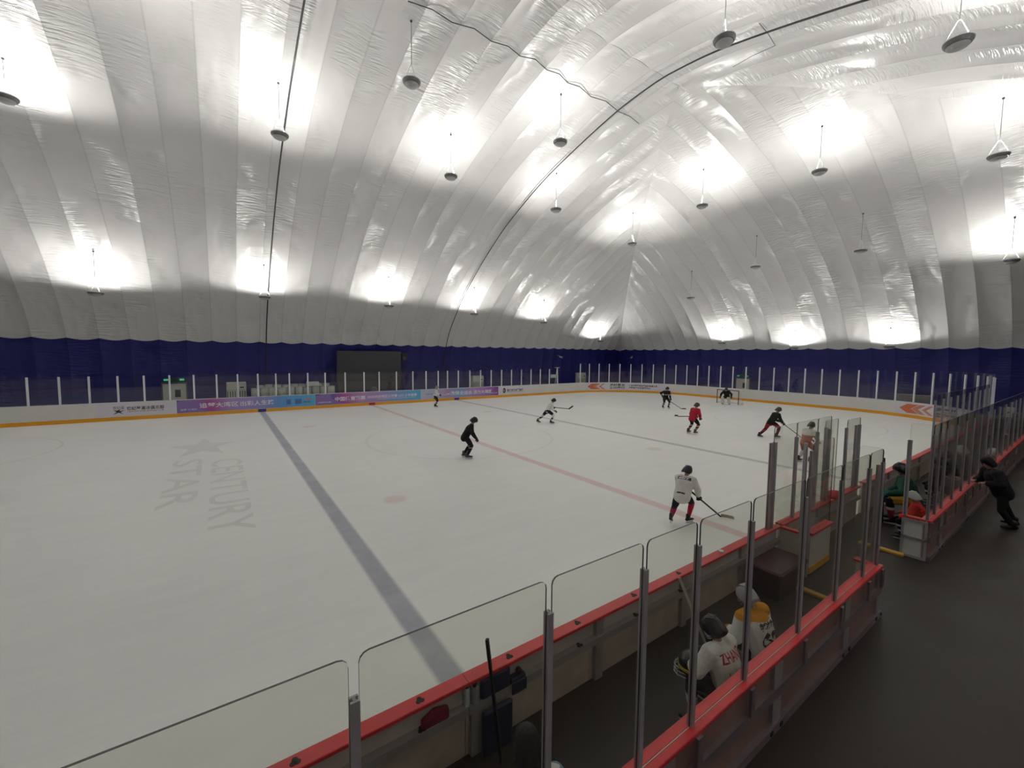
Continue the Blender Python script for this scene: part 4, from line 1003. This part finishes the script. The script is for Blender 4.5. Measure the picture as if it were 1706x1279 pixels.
# ---- the onlooker on the walkway, resting against the barrier
p = person('p', 'person in dark coat leaning on the farther bench barrier from the walkway', (4.62,-2.02,FZ), R(122), s=.97, lean=24, hip=.86, feet=((-.20,.06),(-.38,-.24)), hands=((.36,.16,1.04),(.40,-.16,1.03)), headyaw=20,
    jersey=cloth('dark_coat', (.014,.014,.018)), pants=cloth('dark_green_trousers', (.014,.017,.015)), hair=True, skates=False, footyaw=(0,-30), bulk=1.12, vx=.015)

# ------------------------------------------------------------------ goal
g = empty('hockey_goal', (26.25,15.62,0)); tag(g, 'hockey goal with dark frame and white net in front of the end boards', 'goal')
GR = mat('goal_red', (.10,.018,.015), .35)
for y in (-.93,.93):
    mb = MB(); mb.tube([(0,y,0),(0,y,1.2)], .032, 10); mb.build('goal_post', GR, g)
mb = MB(); mb.tube([(0,-.93,1.2),(0,.93,1.2)], .032, 10); mb.build('crossbar', GR, g)
base = [(0,.93,.02),(.35,1.15,.02),(.85,.95,.02),(1.1,.4,.02),(1.1,-.4,.02),(.85,-.95,.02),(.35,-1.15,.02),(0,-.93,.02)]
mb = MB(); mb.tube(base, .022, 8); mb.build('base_frame', mat('goal_white', (.6,.6,.6), .4), g)
mb = MB(); top = [(.0,.93,1.19),(.2,.93,1.19),(.45,.75,1.19),(.55,.3,1.19),(.55,-.3,1.19),(.45,-.75,1.19),(.2,-.93,1.19),(.0,-.93,1.19)]
mb.tube(top, .015, 8); mb.build('top_frame', mat('goal_white', (.6,.6,.6), .4), g)
def resample(P, n):
    P = [V(q) for q in P]; L = [0]
    for a, b_ in zip(P[:-1], P[1:]): L.append(L[-1]+(b_-a).length)
    out = []
    for k in range(n+1):
        s = L[-1]*k/n; i = max(j for j in range(len(L)) if L[j] <= s+1e-9); i = min(i, len(P)-2); out.append(P[i]+(P[i+1]-P[i])*((s-L[i])/(L[i+1]-L[i])))
    return out
tb, bb = resample(top, 36), resample(base, 36); mb = MB(); rows = 12
vs = [lin(a, c, j/rows) for j in range(rows+1) for a, c in zip(tb, bb)]; fs = [(j*37+i, j*37+i+1, (j+1)*37+i+1, (j+1)*37+i) for j in range(rows) for i in range(36)]
mb.add(vs, fs); nt_ = mb.build('net', mat('net_cord', (.62,.62,.60), .7), g)
wm = nt_.modifiers.new('cords', 'WIREFRAME'); wm.thickness = .008; wm.use_replace = True; wm.use_even_offset = False

# ------------------------------------------------------------------ things between the far boards and the dome wall
YB = 32.5
def ac(x0, x1, z1, y, label, d=.45):
    r = empty('air_conditioner', ((x0+x1)/2, y, FZ)); w2 = (x1-x0)/2; H = z1-FZ; tag(r, label, 'air conditioner')
    mb = MB(); mb.bbox((-w2,0,0),(w2,d,H), .03); mb.build('cabinet', mat('ac_white', (.55,.57,.53), .4), r)
    for k in range(8):
        x = -w2*.86+1.72*w2*k/7-.03
        mb = MB(); mb.box((x-.015,-.006,H*.30),(x+.045,.004,H*.62)); mb.build('grille_slot', DKGREY, r)
    mb = MB(); mb.box((w2*.35,-.008,H*.74),(w2*.75,.003,H*.80)); mb.build('display', BLACK, r)
    mb = MB(); mb.box((-w2*.95,-.006,H*.66),(w2*.95,.003,H*.67)); mb.build('seam_strip', DKGREY, r)
ac(-9.46,-8.27,1.95,YB,'white floor-standing air conditioner left of the white drums')
ac(10.53,11.77,1.98,YB,'white floor-standing air conditioner right of the far white-shirted skater')
ac(24.65,25.96,2.03,YB,'white floor-standing air conditioner near the far corner, behind the tall glass')
def exit_door(x, y, rz, label, sl):
    r = empty('exit_door', (x, y, FZ), rz); tag(r, label, 'door')
    mb = MB(); mb.bbox((-.62,0,0),(.62,.10,1.62), .02); mb.build('door_leaf', mat('exit_white', (.50,.52,.47), .45, noise=.15), r)
    mb = MB(); mb.box((.02,-.012,.72),(.32,.0,1.22)); mb.build('window', mat('exit_window', (.02,.022,.025), .2), r)
    mb = MB(); mb.box((-.68,-.02,0),(-.621,.12,1.72)); mb.box((.621,-.02,0),(.68,.12,1.72)); mb.box((-.68,-.02,1.66),(.68,.12,1.72)); mb.build('door_frame', mat('exit_frame', (.10,.13,.10), .5), r)
    q = empty('exit_sign', (x-sin(rz)*-.02, y-.02 if rz == 0 else y, FZ+1.78), rz); tag(q, sl, 'exit sign')
    mb = MB(); mb.box((-.55,-.03,0),(.55,.04,.24)); mb.build('sign_box', mat('sign_dark_green', (.01,.06,.035), .4), q)
    for s_ in (-1, 1): mb = MB(); mb.box((s_*.42-.12,-.04,.06),(s_*.42+.12,-.03,.18)); mb.build('lit_panel', mat('sign_green_glow', (.05,.4,.2), .4, emit=(.08,.6,.32,.5)), q)
exit_door(-12.36,YB+.4,0,'white emergency exit door with dark window behind the far boards, left','green lit exit sign over the left emergency door')
exit_door(32.75,17.6,-pi/2,'white emergency exit door with dark window behind the goal, right','green lit exit sign over the emergency door behind the goal')
# drums
DRUM = mat('drum_white', (.52,.54,.50), .45, noise=.10); DLID = mat('drum_lid', (.40,.43,.40), .45)
def make_drum():
    r = empty('drum'); mb = MB()
    mb.lathe([(.26,0),(.275,.03),(.275,.30),(.285,.32),(.275,.34),(.275,.62),(.285,.64),(.275,.66),(.272,.90),(.25,.93),(.02,.935)], n=24); mb.build('body', DRUM, r, smooth=40)
    mb = MB(); mb.lathe([(.282,.90),(.282,.945),(.255,.955),(.02,.957)], n=24); mb.build('lid', DLID, r, smooth=40); return r
d0 = make_drum(); first = True
ords = ['first','second','third','fourth','fifth','sixth','seventh','eighth','ninth','tenth']
for row, (yy, zz, n, xs, sc) in enumerate(((32.0,FZ,10,-7.75,1.27),(32.75,FZ,9,-7.4,1.42))):
    for k in range(n):
        o = d0 if first else copy_thing(d0); first = False
        o.location = (xs+k*.57, yy+.03*((k*7) % 3), zz); o.scale = (.95,.95,sc+.02*((k*5) % 3)); o.rotation_euler = (0,0,k)
        tag(o, 'white drum, %s from the left in the %s row' % (ords[k], 'front' if row == 0 else 'back'), 'drum', 'white drums behind the far boards')
bx = empty('carton', (-3.95,32.05,FZ+1.27*.957+.05)); tag(bx, 'flat white carton lying on top of the white drums', 'carton')
mb = MB(); mb.bbox((-.42,-.28,0),(.42,.28,.30), .01); mb.build('box', mat('carton_white', (.62,.64,.58), .6), bx); mb = MB(); mb.box((-.42,-.03,.3002),(.42,.03,.304)); mb.build('tape', mat('carton_tape', (.5,.47,.38), .4), bx)
# big screen
sc_ = empty('video_screen', (.76,33.0,.75)); tag(sc_, 'large dark switched-off video screen against the blue wall', 'screen')
mb = MB(); mb.box((-2.71,0,.25),(2.71,.18,3.55)); mb.build('casing', mat('screen_case', (.02,.02,.022), .5), sc_)
mb = MB(); mb.box((-2.66,-.012,.30),(2.66,.0,3.50)); mb.build('display', mat('screen_face', (.045,.047,.055), .55), sc_)
for k in range(4): mb = MB(); x = -2.4+1.6*k; mb.box((x-.05,.05,-.45),(x+.05,.15,.25)); mb.build('leg', BLACK, sc_)
sp_ = empty('loudspeaker', (3.8,33.05,3.45)); tag(sp_, 'black loudspeaker mounted beside the top right corner of the dark screen', 'loudspeaker')
mb = MB(); mb.bbox((-.24,0,0),(.24,.35,.68), .03); mb.build('cabinet', BLACK, sp_); mb = MB(); mb.tube([(0,.2,-2.9),(0,.2,0)], .03, 8); mb.build('pole', BLACK, sp_)
mb = MB(); mb.lathe([(.16,0),(.17,.01),(.02,.012)], (0,0,0), 18)
for v in mb.v: v.xyz = (v.x, -v.z, v.y+.25)
mb.build('cone', DKGREY, sp_)
cs = empty('equipment_case', (.62,31.6,FZ)); tag(cs, 'small grey case in front of the dark screen', 'case')
mb = MB(); mb.bbox((-.26,-.2,0),(.26,.2,.92), .02); mb.build('box', mat('case_grey', (.12,.13,.13), .5), cs); mb = MB(); mb.tube([(-.15,0,.92),(-.15,0,1.0),(.15,0,1.0),(.15,0,.92)], .02, 6); mb.build('handle', mat('case_handle', (.4,.42,.4), .5), cs)
# sign stand and wall cameras
st = empty('sign_stand', (21.3,32.5,FZ)); tag(st, 'white A-frame stand with small sign board at the far left bend', 'stand')
mb = MB(); mb.tube([(-.25,0,0),(.10,0,2.35)], .04, 8); mb.build('leg', WHITE, st); mb = MB(); mb.tube([(.30,.0,0),(.16,0,2.35)], .04, 8); mb.build('leg', WHITE, st)
mb = MB(); mb.box((-.85,-.03,1.25),(-.12,.0,1.62)); mb.build('board', WHITE, st); mb = MB(); mb.box((-.25,-.03,2.35),(.45,.03,2.42)); mb.build('crossbar', WHITE, st)
def camera_dev(x, y, z, rz, label):
    r = empty('security_camera', (x, y, z), rz); tag(r, label, 'camera')
    mb = MB(); mb.loft([(0,-.45,-.08),(0,-.05,.0)], [.09,.09], n=12, round_ends=False); mb.build('housing', WHITE, r, smooth=40)
    mb = MB(); mb.loft([(0,-.47,-.085),(0,-.452,-.081)], [.06,.06], n=12, round_ends=False); mb.build('lens', BLACK, r)
    mb = MB(); mb.tube([(0,-.15,-.02),(0,.0,.15),(0,.25,.15)], .025, 6); mb.build('bracket', WHITE, r)
camera_dev(22.5,33.4,3.9,.2,'white security camera on the blue wall above the sign stand'); camera_dev(33.0,31.5,3.9,-1.2,'white security camera on the blue wall in the dome corner')
cb = empty('storage_cabinet', (32.3,5.0,FZ)); tag(cb, 'dull grey storage cabinet behind the end glass at the right', 'cabinet')
mb = MB(); mb.bbox((-.3,-.95,0),(.3,.95,1.12), .02); mb.build('body', mat('cab_grey', (.16,.15,.15), .5), cb)
for y in (-.47,.47): mb = MB(); mb.box((-.312,y-.44,.06),(-.301,y+.44,1.05)); mb.build('door', mat('cab_door', (.19,.18,.18), .5), cb)

# ------------------------------------------------------------------ odds and ends at the benches
stick((-7.86,-.13,1.50), (-7.80,-.30,FZ+.04), (-.5,-.5), 'tall black stick standing against the boards beside the dark blue padding')
TAPE = mat('white_tape', (.62,.55,.50), .6)
stick((-4.80,-.10,1.13), (-4.66,-.42,FZ+.04), (.5,-.5), 'short stick with pale taped handle leaning on the bench boards', shaft=TAPE, tape=TAPE)
o = empty('padding', (-7.70,-.05,FZ)); tag(o, 'dark blue padded panel strapped to the back of the bench boards', 'padding')
mb = MB(); mb.bbox((-.17,-.05,.0),(.17,.005,.44), .02); mb.bbox((-.17,.0,.55),(.17,.073,.74), .02); mb.build('pad', mat('navy_pad', (.02,.02,.05), .6), o)
o = empty('towel', (-8.32,-.0,.84)); tag(o, 'crumpled crimson cloth on the middle rail of the bench boards', 'cloth')
mb = MB(); mb.bbox((-.13,-.035,.0),(.13,.03,.085), .018); mb.loft([(-.11,-.02,.085),(.0,.005,.10),(.11,-.01,.088)], [(.012,.03),(.018,.036),(.012,.028)], (0,0,1)); mb.build('cloth', mat('crimson_cloth', (.17,.010,.028), .85), o, smooth=30)
def bottle(x, y, z, label, c):
    r = empty('water_bottle', (x, y, z)); tag(r, label, 'bottle')
    mb = MB(); mb.lathe([(.034,0),(.036,.01),(.036,.07),(.031,.085),(.036,.10),(.036,.15),(.02,.17)], n=16); mb.build('body', c, r, smooth=40)
    mb = MB(); mb.lathe([(.022,.17),(.022,.19),(.010,.20),(.008,.225)], n=14); mb.build('cap', BLACK, r, smooth=40)
bottle(-8.0,0.0,.84,'clear crumpled water bottle on the middle rail right of the crimson cloth', mat('clear_plastic', (.42,.44,.46), .2))
bottle(-7.93,-.025,.84,'second water bottle beside the clear one on the middle rail', mat('grey_plastic', (.25,.26,.28), .3))
o = empty('pouch', (-7.43,-.0,.84)); tag(o, 'dark navy pouch hanging over the middle rail right of the padding', 'pouch')
mb = MB(); mb.bbox((-.09,-.066,-.10),(.09,-.047,.02), .008); mb.bbox((-.09,-.05,.0),(.09,.03,.05), .01); mb.build('bag', mat('navy_pouch', (.025,.025,.045), .6), o); mb = MB(); mb.ball((.02,-.01,.08), .035, 10, 6); mb.build('knob', BLACK, o)
o = empty('puck', (-3.5,.035,BZ)); tag(o, 'small white disc lying on the red cap of the bench boards', 'puck')
mb = MB(); mb.lathe([(.036,0),(.038,.004),(.038,.020),(.036,.024),(.005,.024)], n=20); mb.build('disc', WHITE, o)
o = empty('storage_bin', (-2.35,-.30,FZ)); tag(o, 'dark maroon lidded bin in the corner of the nearer bench', 'bin')
mb = MB(); mb.rings([[(-.42,-.22,0),(.42,-.22,0),(.42,.22,0),(-.42,.22,0)],[(-.47,-.25,.40),(.47,-.25,.40),(.47,.25,.40),(-.47,.25,.40)]]); mb.build('tub', mat('maroon_tub', (.035,.012,.014), .5), o)
mb = MB(); mb.bbox((-.50,-.27,.401),(.50,.27,.47), .025); mb.build('lid', mat('maroon_lid', (.055,.015,.018), .4), o)
# clothes and kit in the gap between the benches
o = empty('kit_bag', (1.4,-.12,BZ)); 
bpy.data.objects.remove(o)
o = empty('jacket', (1.15,.03,BZ)); tag(o, 'red jacket slung over the cap by the open rink gate', 'jacket')
mb = MB(); mb.loft([(-.22,.0,.03),(-.05,.0,.07),(.12,.0,.05),(.24,0,.03)], [(.05,.10),(.07,.12),(.06,.11),(.04,.08)], (0,0,1)); mb.build('body', mat('red_fabric', (.50,.035,.04), .8), o, smooth=60)
mb = MB(); mb.loft([(-.1,-.11,.04),(-.12,-.16,-.1),(-.1,-.15,-.26)], [.05,.045,.04], n=10); mb.build('sleeve', mat('red_fabric', (.50,.035,.04), .8), o, smooth=60)
# kit by the walkway at the far right
o = empty('spare_helmet', (13.3,-1.95,FZ)); tag(o, 'white helmet resting on a low crate beside the farther barrier', 'helmet')
mb = MB(); mb.lathe([(.13,.36),(.135,.42),(.12,.50),(.07,.55),(.01,.565)], n=20); mb.build('shell', H_WHT, o, smooth=50)
mb = MB(); mb.tube([(-.12,-.05,.37),(-.15,.0,.33),(-.12,.05,.37)], .01, 6); mb.build('visor_bar', CRIM, o)
o2 = empty('crate', (13.3,-1.95,FZ)); tag(o2, 'low brownish crate under the white helmet by the barrier', 'crate')
mb = MB(); mb.bbox((-.25,-.2,0),(.25,.2,.355), .02); mb.build('box', BROWN, o2); mb = MB(); mb.box((-.1,-.21,.2),(.1,-.2,.26)); mb.build('grip', BLACK, o2)
for nm, lab, x, y, a, m in (('carton','white carton standing on the dark table at the far right edge',24.5,-2.6,(.45,.35,.5),mat('carton_white', (.62,.64,.58), .6)),('equipment_case','grey kit case on the dark table at the far right edge',23.3,-2.2,(.5,.35,.35),mat('case_grey', (.12,.13,.13), .5))):
    r = empty(nm, (x, y, 1.05)); tag(r, lab, nm.replace('_', ' ')); mb = MB(); mb.bbox((-a[0]/2,-a[1]/2,0),(a[0]/2,a[1]/2,a[2]), .02); mb.build('box', m, r)
    mb = MB(); mb.box((-a[0]/2-.004,-.06,a[2]*.4),(-a[0]/2,.06,a[2]*.6)); mb.build('label', DKGREY, r)
r = empty('table', (24.0,-2.5,FZ)); tag(r, 'dark folding table at the far right end of the walkway', 'table')
mb = MB(); mb.box((-1.2,-.6,.70),(1.2,.6,.75)); mb.build('tabletop', DKGREY, r)
for sx in (-1,1):
    for sy in (-1,1): mb = MB(); mb.tube([(sx*1.1,sy*.5,0),(sx*1.05,sy*.48,.70)], .02, 8); mb.build('leg', BLACK, r)
stick((23.4,-2.4,2.1), (22.4,-2.5,FZ+.04), (-.5,.2), 'pale stick leaning against the dark table at the far right', shaft=ALU_W, blade=WHITE)
